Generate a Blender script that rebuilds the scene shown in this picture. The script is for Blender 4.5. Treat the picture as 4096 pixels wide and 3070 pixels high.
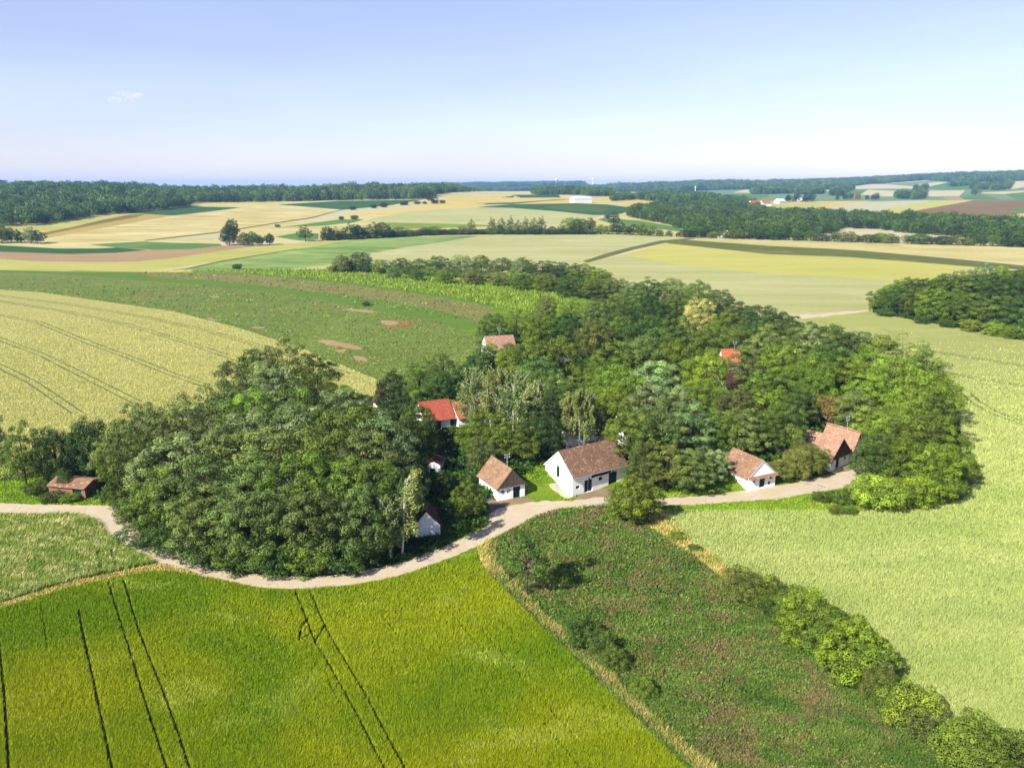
import bpy, bmesh, math, random
import numpy as np
from mathutils import Vector, Matrix
from mathutils.geometry import delaunay_2d_cdt

for _o in list(bpy.data.objects):
    bpy.data.objects.remove(_o)
scene = bpy.context.scene
C = scene.collection
rad = math.radians

# ------------------------------------------------------------------ camera
CAM_H, PITCH, F0 = 46.0, rad(14.07), 788.0
RW, RH = 1024.0, 767.0
cam = bpy.data.objects.new('camera', bpy.data.cameras.new('camera'))
cam.location = (0, 0, CAM_H)
cam.rotation_euler = (math.pi / 2 - PITCH, 0, 0)
cam.data.sensor_width = 36.0
cam.data.lens = 36.0 * F0 / RW
cam.data.clip_start = 1.0
cam.data.clip_end = 60000
C.objects.link(cam)
scene.camera = cam

# ------------------------------------------------------------------ sky, sun, exposure
SUN_AZ, SUN_EL = rad(46.5), rad(38)          # the way the light travels, clockwise from +Y
w = bpy.data.worlds.new('World')
scene.world = w
w.use_nodes = True
wn = w.node_tree.nodes
wl = w.node_tree.links
sky = wn.new('ShaderNodeTexSky')
sky.sky_type = 'NISHITA'
sky.sun_disc = False
sky.sun_elevation = SUN_EL
sky.sun_rotation = SUN_AZ + math.pi
sky.altitude = 300
sky.air_density = 1.0
sky.dust_density = 0.6
sky.ozone_density = 4.0
bg = wn['Background']
bg.inputs[1].default_value = 0.081
_tn = wn.new('ShaderNodeMix'); _tn.data_type = 'RGBA'; _tn.blend_type = 'MULTIPLY'     # white balance of the whole sky
_tn.inputs[0].default_value = 1.0
_tn.inputs[7].default_value = (1.17, 1.02, 1.13, 1)
_gm = wn.new('ShaderNodeGamma'); _gm.inputs[1].default_value = 0.8                    # softer range of the whole sky
wl.new(sky.outputs[0], _gm.inputs[0])
wl.new(_gm.outputs[0], _tn.inputs[6])
_tv = wn.new('ShaderNodeMix'); _tv.data_type = 'RGBA'; _tv.blend_type = 'ADD'          # thin even veil
_tv.inputs[0].default_value = 1.0
_tv.inputs[7].default_value = (0.3, 0.26, 0.26, 1)
wl.new(_tn.outputs[2], _tv.inputs[6])
_tc = wn.new('ShaderNodeTexCoord'); _mp = wn.new('ShaderNodeMapping'); _mp.inputs['Scale'].default_value = (1.6, 1.6, 14.0)
_cn = wn.new('ShaderNodeTexNoise'); _cn.inputs['Scale'].default_value = 1.6; _cn.inputs['Detail'].default_value = 5
_cr = wn.new('ShaderNodeMapRange'); _cr.inputs[1].default_value = .35; _cr.inputs[2].default_value = .7; _cr.inputs[3].default_value = .965; _cr.inputs[4].default_value = 1.05
_cm = wn.new('ShaderNodeMix'); _cm.data_type = 'RGBA'; _cm.blend_type = 'MULTIPLY'; _cm.inputs[0].default_value = 1.0      # faint high cirrus, all round
wl.new(_tc.outputs['Generated'], _mp.inputs[0]); wl.new(_mp.outputs[0], _cn.inputs['Vector']); wl.new(_cn.outputs['Fac'], _cr.inputs[0])
wl.new(_tv.outputs[2], _cm.inputs[6]); wl.new(_cr.outputs[0], _cm.inputs[7])
wl.new(_cm.outputs[2], bg.inputs[0])

sd = bpy.data.lights.new('sun', 'SUN')
sd.energy = 5.0
sd.angle = rad(0.53)
sd.color = (1.0, 0.94, 0.84)
sun = bpy.data.objects.new('sun', sd)
C.objects.link(sun)
_sd = Vector((math.sin(SUN_AZ) * math.cos(SUN_EL), math.cos(SUN_AZ) * math.cos(SUN_EL), -math.sin(SUN_EL)))
sun.rotation_euler = _sd.to_track_quat('-Z', 'Y').to_euler()
sun.location = (-100, -80, 150)

vs = scene.view_settings
vs.view_transform = 'Standard'
vs.look = 'None'
vs.exposure = 1.42
vs.gamma = 1.0
vs.use_curve_mapping = False
scene.render.engine = 'CYCLES'
cy = scene.cycles
cy.max_bounces = 5
cy.diffuse_bounces = 2
cy.glossy_bounces = 2
cy.transmission_bounces = 4
cy.transparent_max_bounces = 8
cy.volume_bounces = 0
cy.caustics_reflective = False
cy.caustics_refractive = False
cy.use_denoising = True
cy.denoiser = 'OPENIMAGEDENOISE'
cy.denoising_input_passes = 'RGB_ALBEDO_NORMAL'
cy.denoising_prefilter = 'ACCURATE'
scene.render.film_transparent = False

# ------------------------------------------------------------------ small helpers
def srgb(r, g, b, k=1.0):
    def f(c):
        c /= 255.0
        return (c / 12.92 if c <= 0.04045 else ((c + 0.055) / 1.055) ** 2.4) * k
    return (f(r), f(g), f(b), 1.0)

def tag(o, label=None, cat=None, group=None, kind=None):
    if label: o['label'] = label
    if cat: o['category'] = cat
    if group: o['group'] = group
    if kind: o['kind'] = kind
    return o

def np_mesh(name, V, Fc, smooth=False, attrs=None):
    """mesh from numpy arrays; Fc is (n,3) or (n,4); attrs: {name: per-face float array}"""
    V = np.asarray(V, dtype=np.float32)
    Fc = np.asarray(Fc, dtype=np.int32)
    m = bpy.data.meshes.new(name)
    n, k = Fc.shape
    m.vertices.add(len(V))
    m.vertices.foreach_set('co', V.ravel())
    m.loops.add(n * k)
    m.loops.foreach_set('vertex_index', Fc.ravel())
    m.polygons.add(n)
    m.polygons.foreach_set('loop_start', np.arange(0, n * k, k, dtype=np.int32))
    m.polygons.foreach_set('loop_total', np.full(n, k, dtype=np.int32))
    m.polygons.foreach_set('use_smooth', np.full(n, smooth, dtype=bool))
    for an, av in (attrs or {}).items():
        a = m.attributes.new(an, 'FLOAT', 'FACE')
        a.data.foreach_set('value', np.asarray(av, dtype=np.float32))
    m.update(calc_edges=True)
    return m

def link(name, mesh, mat=None, parent=None, loc=None):
    o = bpy.data.objects.new(name, mesh)
    C.objects.link(o)
    if mat is not None and mesh is not None:
        if len(mesh.materials) == 0:
            mesh.materials.append(mat)
    if parent is not None: o.parent = parent
    if loc is not None: o.location = loc
    return o

def empty(name, loc=(0, 0, 0), rz=0.0):
    o = bpy.data.objects.new(name, None)
    o.empty_display_size = 0.5
    o.location = loc
    o.rotation_euler = (0, 0, rz)
    C.objects.link(o)
    return o

class MB:
    """collects simple solids into one mesh"""
    def __init__(s): s.v, s.f, s.t = [], [], []
    def add(s, vs, fs, t=0.5):
        b = len(s.v)
        s.v += [tuple(p) for p in vs]
        s.f += [tuple(b + i for i in f) for f in fs]
        s.t += [t] * len(fs)
        return s
    def box(s, x0, x1, y0, y1, z0, z1, t=0.5):
        return s.add([(x0, y0, z0), (x1, y0, z0), (x1, y1, z0), (x0, y1, z0), (x0, y0, z1), (x1, y0, z1), (x1, y1, z1), (x0, y1, z1)],
                     [(0, 3, 2, 1), (4, 5, 6, 7), (0, 1, 5, 4), (1, 2, 6, 5), (2, 3, 7, 6), (3, 0, 4, 7)], t)
    def hexa(s, p, t=0.5):
        return s.add(p, [(0, 3, 2, 1), (4, 5, 6, 7), (0, 1, 5, 4), (1, 2, 6, 5), (2, 3, 7, 6), (3, 0, 4, 7)], t)
    def tube(s, pts, rs, n=6, t=0.5, cap=True):
        pts = [Vector(p) for p in pts]
        b = len(s.v)
        for i, p in enumerate(pts):
            d = (pts[min(i + 1, len(pts) - 1)] - pts[max(i - 1, 0)])
            d = d.normalized() if d.length > 1e-9 else Vector((0, 0, 1))
            a = d.cross(Vector((1, 0, 0)) if abs(d.x) < 0.8 else Vector((0, 1, 0))).normalized()
            c = d.cross(a)
            for k in range(n):
                q = p + (a * math.cos(6.28318 * k / n) + c * math.sin(6.28318 * k / n)) * rs[i]
                s.v.append(tuple(q))
        for i in range(len(pts) - 1):
            for k in range(n):
                s.f.append((b + i * n + k, b + i * n + (k + 1) % n, b + (i + 1) * n + (k + 1) % n, b + (i + 1) * n + k))
                s.t.append(t)
        if cap:
            s.f.append(tuple(b + (len(pts) - 1) * n + k for k in range(n))); s.t.append(t)
            s.f.append(tuple(b + n - 1 - k for k in range(n))); s.t.append(t)
        return s
    def mesh(s, name, smooth=False):
        m = bpy.data.meshes.new(name)
        m.from_pydata(s.v, [], s.f)
        a = m.attributes.new('tint', 'FLOAT', 'FACE')
        a.data.foreach_set('value', np.asarray(s.t, dtype=np.float32))
        if smooth:
            m.polygons.foreach_set('use_smooth', [True] * len(m.polygons))
        m.update()
        return m
    def build(s, name, mat, parent=None, smooth=False):
        return link(name, s.mesh(name, smooth), mat, parent)

# ------------------------------------------------------------------ node materials
class NT:
    def __init__(s, name):
        s.m = bpy.data.materials.new(name)
        s.m.use_nodes = True
        s.n = s.m.node_tree.nodes
        s.l = s.m.node_tree.links
        s.b = s.n['Principled BSDF']
        s.out = s.n['Material Output']
        s.b.inputs['Specular IOR Level'].default_value = 0.2
        s.b.inputs['Roughness'].default_value = 0.85
    def node(s, t, **kw):
        x = s.n.new(t)
        for k, v in kw.items(): setattr(x, k, v)
        return x
    def set(s, sock, v):
        if hasattr(v, 'links'): s.l.new(v, sock)
        else: sock.default_value = v
    def pos(s): return s.node('ShaderNodeNewGeometry').outputs['Position']
    def mapped(s, vec, rz=0, scale=(1, 1, 1)):
        x = s.node('ShaderNodeMapping')
        x.inputs['Rotation'].default_value = (0, 0, rz)
        x.inputs['Scale'].default_value = scale
        s.l.new(vec, x.inputs['Vector'])
        return x.outputs[0]
    def noise(s, vec, scale, detail=3, rough=0.55, dist=0.0):
        x = s.node('ShaderNodeTexNoise')
        x.inputs['Scale'].default_value = scale
        x.inputs['Detail'].default_value = detail
        x.inputs['Roughness'].default_value = rough
        x.inputs['Distortion'].default_value = dist
        s.l.new(vec, x.inputs['Vector'])
        return x.outputs['Fac']
    def ramp(s, fac, lo, hi, a=0.0, b=1.0):
        x = s.node('ShaderNodeMapRange')
        x.inputs[1].default_value = lo; x.inputs[2].default_value = hi
        x.inputs[3].default_value = a; x.inputs[4].default_value = b
        s.set(x.inputs[0], fac)
        return x.outputs[0]
    def mix(s, fac, a, b, mode='MIX'):
        x = s.node('ShaderNodeMix', data_type='RGBA', blend_type=mode)
        s.set(x.inputs[0], fac); s.set(x.inputs[6], a); s.set(x.inputs[7], b)
        return x.outputs[2]
    def math(s, op, a, b=0.0):
        x = s.node('ShaderNodeMath', operation=op)
        s.set(x.inputs[0], a); s.set(x.inputs[1], b)
        return x.outputs[0]
    def attr(s, name):
        return s.node('ShaderNodeAttribute', attribute_name=name).outputs['Fac']
    def bump(s, h, strength=0.3, dist=0.1):
        x = s.node('ShaderNodeBump')
        x.inputs['Strength'].default_value = strength
        x.inputs['Distance'].default_value = dist
        s.l.new(h, x.inputs['Height'])
        s.l.new(x.outputs[0], s.b.inputs['Normal'])
    def col(s, c): s.set(s.b.inputs['Base Color'], c)

KA = 0.40          # photograph value -> albedo
def field_mat(name, c1, c2, c3=None, patch=0.02, streak_rz=0.0, streak=(0.02, 0.3, 1), grain=2.0, grain_amt=0.35, bump=0.5, c3amt=(0.58, 0.7), rows=None, k=KA, streak_amt=1.0):
    """crop seen from afar: broad patches, wind streaks, fine grain and a little relief"""
    n = NT(name)
    p = n.pos()
    A, B = srgb(*c1, k), srgb(*c2, k)
    sp = n.mapped(p, streak_rz, streak)
    st = n.noise(sp, 1.0, 4, 0.6, 0.6)
    pa = n.noise(p, patch, 4, 0.55)
    f = n.math('ADD', n.ramp(st, 0.40, 0.60, 0, 0.6 * streak_amt), n.ramp(pa, 0.40, 0.60, 0, 1.0 - 0.6 * streak_amt))
    c = n.mix(f, A, B)
    if c3:
        q = n.noise(p, patch * 1.7, 5, 0.62, 0.8)
        c = n.mix(n.ramp(q, c3amt[0], c3amt[1]), c, srgb(*c3, k))
    g = n.noise(n.mapped(p, streak_rz, (1.0, 1.6, 1.0)), grain, 3, 0.7)
    if rows:
        rz, per, amt, rc = rows
        wv = n.node('ShaderNodeTexWave', wave_type='BANDS', bands_direction='X')
        wv.inputs['Scale'].default_value = 6.28318 / per / 20 * 1.0
        wv.inputs['Distortion'].default_value = 0.6
        wv.inputs['Detail'].default_value = 2
        n.l.new(n.mapped(p, rz), wv.inputs['Vector'])
        c = n.mix(n.ramp(n.math('MULTIPLY', wv.outputs['Fac'], n.ramp(n.noise(p, 0.5, 2), 0.3, 0.6)), 0.3, 0.75, 0, amt), c, srgb(*rc, k))
    c = n.mix(1.0, c, n.ramp(g, 0.25, 0.75, 1 - grain_amt, 1 + grain_amt), 'MULTIPLY')
    n.col(c)
    n.b.inputs['Specular IOR Level'].default_value = 0.081
    n.b.inputs['Roughness'].default_value = 1.0
    if bump: n.bump(g, bump, 0.35)
    return n.m

# ------------------------------------------------------------------ terrain
_cols = np.array([-3000., 420, 560, 640, 760, 1000, 4000])
_rs = np.array([0., 620, 760, 900, 1100, 1300, 1600, 1900, 2300, 2800, 3400, 4200, 5000, 6000, 7500, 10000, 16000])
_tab = np.array([
    [0, 0, 2, 7, 15, 21, 28, 33, 30, 20, 12, 20, 30, 30, 25, 10, 0],
    [0, 0, 2, 7, 15, 21, 28, 33, 30, 20, 12, 20, 40, 45, 40, 30, 0],
    [0, 0, 2, 6, 13, 19, 27, 33.5, 31, 20, 12, 20, 45, 58, 50, 78, 0],
    [0, 0, 2, 5, 11, 16, 23, 27, 24, 22, 25, 38, 54, 62, 50, 66, 0],
    [0, 0, 1, 3, 6, 8, 12, 17, 23, 28, 35, 48, 60, 62, 50, 30, 0],
    [0, 0, 1, 3, 5, 7, 11, 17, 27, 42, 60, 84, 100, 100, 70, 30, 0],
    [0, 0, 1, 3, 5, 7, 11, 17, 27, 42, 60, 84, 100, 100, 70, 30, 0]], dtype=float)
_lr = np.linspace(0, 16000, 3201)
_tabr = np.array([np.convolve(np.pad(np.interp(_lr, _rs, t), 30, mode='edge'), np.hanning(61) / np.hanning(61).sum(), 'valid') for t in _tab])
BANK = []                                        # front line of the press houses (world xy), filled below

def sstep(x, a, b):
    t = np.clip((x - a) / (b - a), 0, 1)
    return t * t * (3 - 2 * t)

def hgt(x, y, near=True):
    x = np.asarray(x, dtype=float); y = np.asarray(y, dtype=float)
    r = np.hypot(x, y)
    col = np.where(y > 1, 512 + F0 * x / np.maximum(y, 1.0), np.sign(x) * 4000)
    col = np.clip(col, -2999, 3999)
    k = np.clip(np.searchsorted(_cols, col) - 1, 0, len(_cols) - 2)
    f = (col - _cols[k]) / (_cols[k + 1] - _cols[k])
    f = np.where(k == 0, np.clip((col - 200) / 220, 0, 1), np.where(k == len(_cols) - 2, 0, f))
    f = f * f * (3 - 2 * f)
    ri = np.clip(r / 5.0, 0, len(_lr) - 1.001)
    i0 = ri.astype(int); fr = ri - i0
    a = _tabr[k, i0] * (1 - fr) + _tabr[k, i0 + 1] * fr
    b = _tabr[k + 1, i0] * (1 - fr) + _tabr[k + 1, i0 + 1] * fr
    z = a * (1 - f) + b * f
    # gentle swells
    far = sstep(r, 500, 900)
    z = z + far * 1.2 * np.sin(x / 95.0 + 1.3) * np.sin(y / 140.0) + 0.25 * np.sin(x / 23.0) * np.sin(y / 31.0 + 0.7) * sstep(r, 60, 140)
    z = z + sstep(r, 1100, 1700) * (1 - sstep(r, 2300, 2700)) * (1 - sstep(col, 420, 520)) * 5.0 * np.sin(col / 62.0 + 0.6)
    if BANK and near:
        P = np.array(BANK)
        sdist = np.full(x.shape, -1e9); best = np.full(x.shape, 1e18)
        for (x0, y0), (x1, y1) in zip(P[:-1], P[1:]):
            dx, dy = x1 - x0, y1 - y0
            L = math.hypot(dx, dy)
            t = np.clip(((x - x0) * dx + (y - y0) * dy) / (L * L), 0, 1)
            d = np.hypot(x - (x0 + t * dx), y - (y0 + t * dy))
            s = np.sign(dx * (y - y0) - dy * (x - x0))
            upd = d < best - 1e-6
            sdist = np.where(upd, d * s, sdist); best = np.where(upd, d, best)
        xs_, xe_ = P[0][0], P[-1][0]
        z = z + 2.1 * sstep(sdist, -0.2, 5.2) * sstep(x, xs_ + 1, xs_ + 22) * (1 - sstep(x, xe_ - 26, xe_ - 3)) * (1 - sstep(r, 230, 330))
    return z

_sp, _cp = math.sin(PITCH), math.cos(PITCH)
def rays(px, py):
    u = (np.asarray(px, float) - 512) / F0
    v = (383.5 - np.asarray(py, float)) / F0
    return u, _cp + v * _sp, -_sp + v * _cp

def at_z(px, py, z=0.0):
    dx, dy, dz = rays(px, py)
    t = (z - CAM_H) / dz
    return Vector((float(dx * t), float(dy * t), float(z)))

_T = np.concatenate([np.linspace(20, 800, 400), np.geomspace(803, 15500, 900)])
def ground(px, py):
    """pixel arrays -> world xy on the terrain (first hit; past the skyline: the closest approach)"""
    dx, dy, dz = rays(px, py)
    dx, dy, dz = np.atleast_1d(dx), np.atleast_1d(dy), np.atleast_1d(dz)
    out = np.zeros((len(dx), 2))
    for c in range(0, len(dx), 400):
        e = slice(c, c + 400)
        X, Y, Z = dx[e, None] * _T, dy[e, None] * _T, dz[e, None] * _T
        g = CAM_H + Z - hgt(X, Y, near=False)
        neg = g <= 0
        j = np.where(neg.any(1), np.maximum(neg.argmax(1), 1), -1)
        a = np.arange(len(j))
        jj = np.maximum(j, 1)
        g0, g1 = g[a, jj - 1], g[a, jj]
        t = np.where(j > 0, _T[jj - 1] + (_T[jj] - _T[jj - 1]) * g0 / np.where(g0 == g1, 1, g0 - g1), _T[np.argmin(g / _T, 1)])
        for _ in range(3 if BANK else 0):               # refine on the exact surface where it is close by
            tn = (hgt(dx[e] * t, dy[e] * t) - CAM_H) / dz[e]
            t = np.where((t < 400) & (dz[e] < -0.1), tn, t)
        out[e, 0] = dx[e] * t; out[e, 1] = dy[e] * t
    return out

def near_ground(px, py, it=14):
    """fast version for the near, almost level ground"""
    dx, dy, dz = rays(px, py)
    t = -CAM_H / dz
    for _ in range(it):
        t = (hgt(dx * t, dy * t) - CAM_H) / dz
    return dx * t, dy * t

def G(px, py):
    p = ground([px], [py])[0]
    return Vector((p[0], p[1], float(hgt(p[0], p[1]))))

def project(p):
    x, y, z = p[0], p[1], p[2] - CAM_H
    d = y * _cp - z * _sp
    return 512 + F0 * x / d, 383.5 - F0 * (y * _sp + z * _cp) / d

# frames in which the photograph was measured -> picture units of 1024 x 767
FR = {'V': (0, 0, 1 / 1.85172), 'F': (0, 650, 1 / 0.46293), 'G': (1500, 1500, 2.368), 'E': (2100, 1650, 4.144), 'S': (2800, 1650, 3.16),
      'H': (1850, 1300, 1.9235), 'T': (2600, 1200, 1.7015), 'U': (1800, 1100, 2.212), 'W': (0, 1050, 1.16421), 'P': (0, 0, 1.0), 'N0': (0, 2000, 1.55), 'N1': (1024, 2000, 1.55), 'N2': (2048, 2000, 1.55), 'N3': (3072, 2000, 1.55)}
def fr(k, x, y):
    a = FR[k]
    return (a[0] + x / a[2]) / 4.0, (a[1] + y / a[2]) / 4.0
def pts(k, s):
    return [fr(k, *map(float, q.split(','))) for q in s.split()]

# bank line: fronts of the press houses
BANK += [tuple(at_z(*fr(*q))[:2]) for q in (('V', 300, 960), ('V', 985, 985), ('G', 1010, 1200), ('G', 1165, 1193), ('V', 1150, 1068), ('E', 765, 1330), ('E', 1640, 1225), ('V', 1440, 1050), ('S', 610, 975),
                                           ('S', 945, 905), ('S', 1640, 735), ('S', 1855, 640), ('V', 1880, 960), ('V', 2010, 960), ('V', 2050, 900))]

# ------------------------------------------------------------------ the patchwork of fields
FIELDS = []     # (object name, material, polygon in picture units, label or None)
MATS = {}
def fm(key, *a, **k):
    MATS[key] = field_mat(key, *a, **k)
fm('pale_wheat', (228, 216, 148), (200, 190, 116), (236, 226, 166), patch=0.012, streak_rz=0.5, streak=(0.012, 0.05, 1), grain=0.35, grain_amt=0.12)
fm('wind_wheat', (200, 182, 104), (238, 226, 166), None, patch=0.01, streak_rz=0.35, streak=(0.012, 0.05, 1), grain=0.3, grain_amt=0.12)
fm('grey_wheat', (208, 208, 148), (186, 190, 120), (214, 212, 158), patch=0.01, streak_rz=0.1, streak=(0.006, 0.06, 1), grain=0.5, grain_amt=0.12)
fm('grey_crop', (214, 212, 172), (202, 202, 160), None, patch=0.01, streak=(0.006, 0.04, 1), grain=0.4, grain_amt=0.08)
fm('gold_wheat', (232, 208, 122), (218, 196, 108), None, patch=0.01, streak=(0.01, 0.06, 1), grain=0.4, grain_amt=0.1)
fm('ochre_field', (204, 180, 92), (186, 172, 84), None, patch=0.01, grain=0.4, grain_amt=0.12)
fm('yellow_field', (214, 210, 116), (200, 200, 102), (190, 192, 96), patch=0.012, streak_rz=-0.1, streak=(0.008, 0.05, 1), grain=0.5, grain_amt=0.1, c3amt=(0.62, 0.75))
fm('lime_wheat', (210, 206, 120), (188, 190, 96), None, patch=0.012, streak=(0.01, 0.07, 1), grain=0.5, grain_amt=0.12)
fm('soil_field', (196, 166, 128), (180, 152, 110), (176, 160, 96), patch=0.012, streak=(0.01, 0.08, 1), grain=0.6, grain_amt=0.15)
fm('brown_field', (156, 126, 84), (138, 116, 66), (104, 114, 50), patch=0.012, streak_rz=0.2, streak=(0.01, 0.06, 1), grain=0.5, grain_amt=0.25)
fm('dark_crop', (70, 112, 58), (62, 102, 50), None, patch=0.012, streak=(0.008, 0.08, 1), grain=0.5, grain_amt=0.18)
fm('green_crop', (112, 152, 72), (96, 136, 60), (128, 160, 84), patch=0.012, grain=0.5, grain_amt=0.15)
fm('wind_green', (112, 146, 66), (178, 202, 116), None, patch=0.012, streak_rz=0.45, streak=(0.03, 0.14, 1), grain=0.5, grain_amt=0.2)
fm('olive_crop', (122, 126, 58), (104, 118, 50), (156, 136, 82), patch=0.015, streak=(0.008, 0.1, 1), grain=0.6, grain_amt=0.25)
fm('mixed_crop', (82, 108, 42), (96, 126, 52), (168, 150, 84), patch=0.012, streak_rz=0.5, streak=(0.01, 0.06, 1), grain=0.5, grain_amt=0.25)
fm('bright_grass', (114, 146, 56), (102, 136, 48), None, patch=0.03, grain=0.7, grain_amt=0.25)
fm('vine_ground', (150, 170, 66), (120, 150, 50), None, patch=0.03, grain=0.6, grain_amt=0.25)
fm('far_green', (138, 164, 112), (122, 152, 100), None, patch=0.006, grain=0.1, grain_amt=0.1)
fm('far_pale', (228, 216, 176), (214, 206, 160), None, patch=0.006, grain=0.1, grain_amt=0.06)
fm('margin', (104, 114, 52), (126, 128, 64), None, patch=0.05, grain=0.6, grain_amt=0.3)
# nearer ground, finer
fm('clod_crop', (122, 140, 66), (132, 152, 74), (172, 130, 88), patch=0.022, streak_rz=-0.75, streak=(0.015, 0.16, 1), grain=1.3, grain_amt=0.45, c3amt=(0.60, 0.68), bump=0.8)
fm('row_crop', (162, 144, 94), (146, 138, 82), (112, 136, 56), patch=0.04, streak_rz=-0.75, streak=(0.02, 0.3, 1), grain=1.2, grain_amt=0.25, rows=(-0.62, 2.2, 0.85, (112, 140, 56)))
fm('near_wheat', (204, 200, 122), (192, 192, 112), (216, 206, 122), patch=0.03, streak_rz=-0.7, streak=(0.02, 0.12, 1), grain=1.6, grain_amt=0.3, bump=0.9)
fm('right_wheat', (182, 190, 108), (196, 202, 122), (166, 180, 96), patch=0.03, streak_rz=0.4, streak=(0.02, 0.12, 1), grain=1.6, grain_amt=0.3, bump=0.9)
fm('barley_ground', (74, 90, 14), (86, 100, 20), None, patch=0.05, grain=2.5, grain_amt=0.4)
fm('meadow_ground', (112, 134, 56), (130, 150, 70), (160, 160, 96), patch=0.08, grain=2.5, grain_amt=0.4)
fm('fallow_ground', (78, 98, 46), (92, 108, 52), (138, 106, 80), patch=0.06, grain=2.5, grain_amt=0.45, c3amt=(0.56, 0.66))
fm('straw_verge', (186, 168, 108), (150, 146, 78), (122, 134, 60), patch=0.15, grain=2.5, grain_amt=0.35)
fm('lawn', (116, 146, 36), (134, 164, 46), (100, 130, 34), patch=0.12, grain=2.5, grain_amt=0.3)
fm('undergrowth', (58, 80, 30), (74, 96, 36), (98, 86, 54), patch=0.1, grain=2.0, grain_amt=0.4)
fm('bare_bank', (178, 154, 108), (150, 138, 82), None, patch=0.1, grain=2.0, grain_amt=0.3)
fm('bare_soil', (150, 116, 88), (128, 104, 72), (96, 104, 50), patch=0.2, grain=2.0, grain_amt=0.3)
fm('dark_strip', (62, 84, 42), (74, 92, 46), None, patch=0.1, grain=1.0, grain_amt=0.3)

def road_mat(name, c1, c2, c3):
    n = NT(name)
    p = n.pos()
    a = n.noise(p, 0.25, 5, 0.6, 0.4)
    b = n.noise(p, 1.7, 5, 0.65)
    c = n.mix(n.ramp(a, 0.35, 0.65), srgb(*c1, KA), srgb(*c2, KA))
    c = n.mix(n.ramp(b, 0.56, 0.72, 0, 0.8), c, srgb(*c3, KA))
    v = n.node('ShaderNodeTexVoronoi', feature='DISTANCE_TO_EDGE')
    v.inputs['Scale'].default_value = 0.22
    wv = n.node('ShaderNodeVectorMath', operation='ADD')
    nz = n.node('ShaderNodeTexNoise'); nz.inputs['Scale'].default_value = 0.5; nz.inputs['Detail'].default_value = 4
    n.l.new(p, nz.inputs['Vector'])
    sc = n.node('ShaderNodeVectorMath', operation='SCALE'); sc.inputs['Scale'].default_value = 3.0
    n.l.new(nz.outputs['Color'], sc.inputs[0]); n.l.new(p, wv.inputs[0]); n.l.new(sc.outputs[0], wv.inputs[1]); n.l.new(wv.outputs[0], v.inputs['Vector'])
    cr = n.ramp(v.outputs['Distance'], 0.004, 0.014, 0.55, 0)
    c = n.mix(n.math('MULTIPLY', cr, n.ramp(a, 0.45, 0.6)), c, srgb(120, 100, 78, KA))
    g = n.noise(p, 9, 3, 0.7)
    c = n.mix(1.0, c, n.ramp(g, 0.3, 0.7, 0.9, 1.1), 'MULTIPLY')
    n.col(c)
    n.b.inputs['Roughness'].default_value = 0.9
    n.bump(g, 0.3, 0.05)
    return n.m
MATS['road'] = road_mat('road', (228, 208, 172), (234, 220, 194), (204, 184, 150))
MATS['asphalt'] = road_mat('asphalt', (112, 110, 112), (98, 98, 104), (126, 122, 120))
MATS['yard'] = road_mat('yard', (172, 150, 118), (156, 136, 100), (140, 128, 92))

def fld(name, mat, frame, s, label=None):
    FIELDS.append((name, mat, pts(frame, s), label))

# -- far background, painted from back to front
fld('field', 'far_pale', 'P', '-900,650 600,650 1100,690 2600,690 4900,600 4900,1080 -900,1080')
fld('field', 'far_green', 'F', '6300,60 6700,180 7000,195 7500,150 8100,90 9600,60 9600,330 8200,330 7200,340 6300,330 5900,260')
for mk, s in (('far_pale', '6636,195 6786,188 7036,222 7010,235 6836,228 6636,262 6330,258 6500,215'), ('far_pale', '5904,282 5974,264 6244,270 6124,292'),
              ('far_pale', '7110,242 7530,183 7700,188 7940,208 7900,222 7330,228 7200,250'), ('far_green', '7650,178 7830,158 8030,150 8110,155 8196,166 7940,196 7700,190'),
              ('far_pale', '7886,192 8106,164 8196,168 8030,206'), ('far_pale', '7640,176 8030,150 8040,156 7660,182'), ('green_crop', '8006,210 8196,170 8640,150 8570,190 8390,230 8136,240'),
              ('far_pale', '8566,190 8670,152 9100,148 9100,165 8756,226 8620,226'), ('green_crop', '7296,235 7490,234 7430,276 7330,276'),
              ('far_pale', '7430,276 7500,234 7790,244 7740,292 7640,290'), ('soil_field', '7790,244 8040,238 7970,282 7740,284'),
              ('far_pale', '7976,282 8040,240 8340,237 8290,286 8040,292'), ('green_crop', '8276,292 8490,274 8590,300 8650,320 8336,320'),
              ('far_pale', '8390,262 8900,238 8900,302 8690,270'), ('soil_field', '8136,302 8276,286 8340,320 8180,318'), ('green_crop', '8690,268 8848,255 9000,330 8780,322'),
              ('far_green', '6636,272 7036,268 7336,290 7736,300 8176,320 7636,334 6636,302 6300,320')):
    fld('field', mk, 'F', s)
fld('field', 'green_crop', 'F', '6000,290 6300,270 6636,275 6636,300 6400,325 6100,310')
fld('field', 'gold_wheat', 'F', '6300,345 6836,335 7540,328 6966,418 6636,424 6360,420')
fld('field', 'lime_wheat', 'F', '6260,330 6700,330 6900,335 6660,380 6500,385 6200,350')
fld('field', 'lime_wheat', 'F', '6636,368 7000,345 7236,340 6900,402 6636,412')
fld('field', 'grey_crop', 'F', '6966,416 7536,334 8080,322 7416,440')
fld('field', 'yellow_field', 'F', '7416,440 8080,324 8420,320 8236,352 7736,452')
fld('field', 'brown_field', 'F', '7736,452 7986,400 8416,324 8848,320 9200,330 9200,390 8486,487')
fld('field', 'green_crop', 'F', '8700,430 8848,385 9200,370 9200,440')
fld('field', 'pale_wheat', 'F', '6300,412 6966,417 7416,440 7736,452 8486,487 8848,435 9200,430 9200,620 8700,560 8000,560 7300,520 6300,470')
fld('field', 'lime_wheat', 'F', '8560,520 8848,440 9200,430 9200,540 8700,545')
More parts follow.
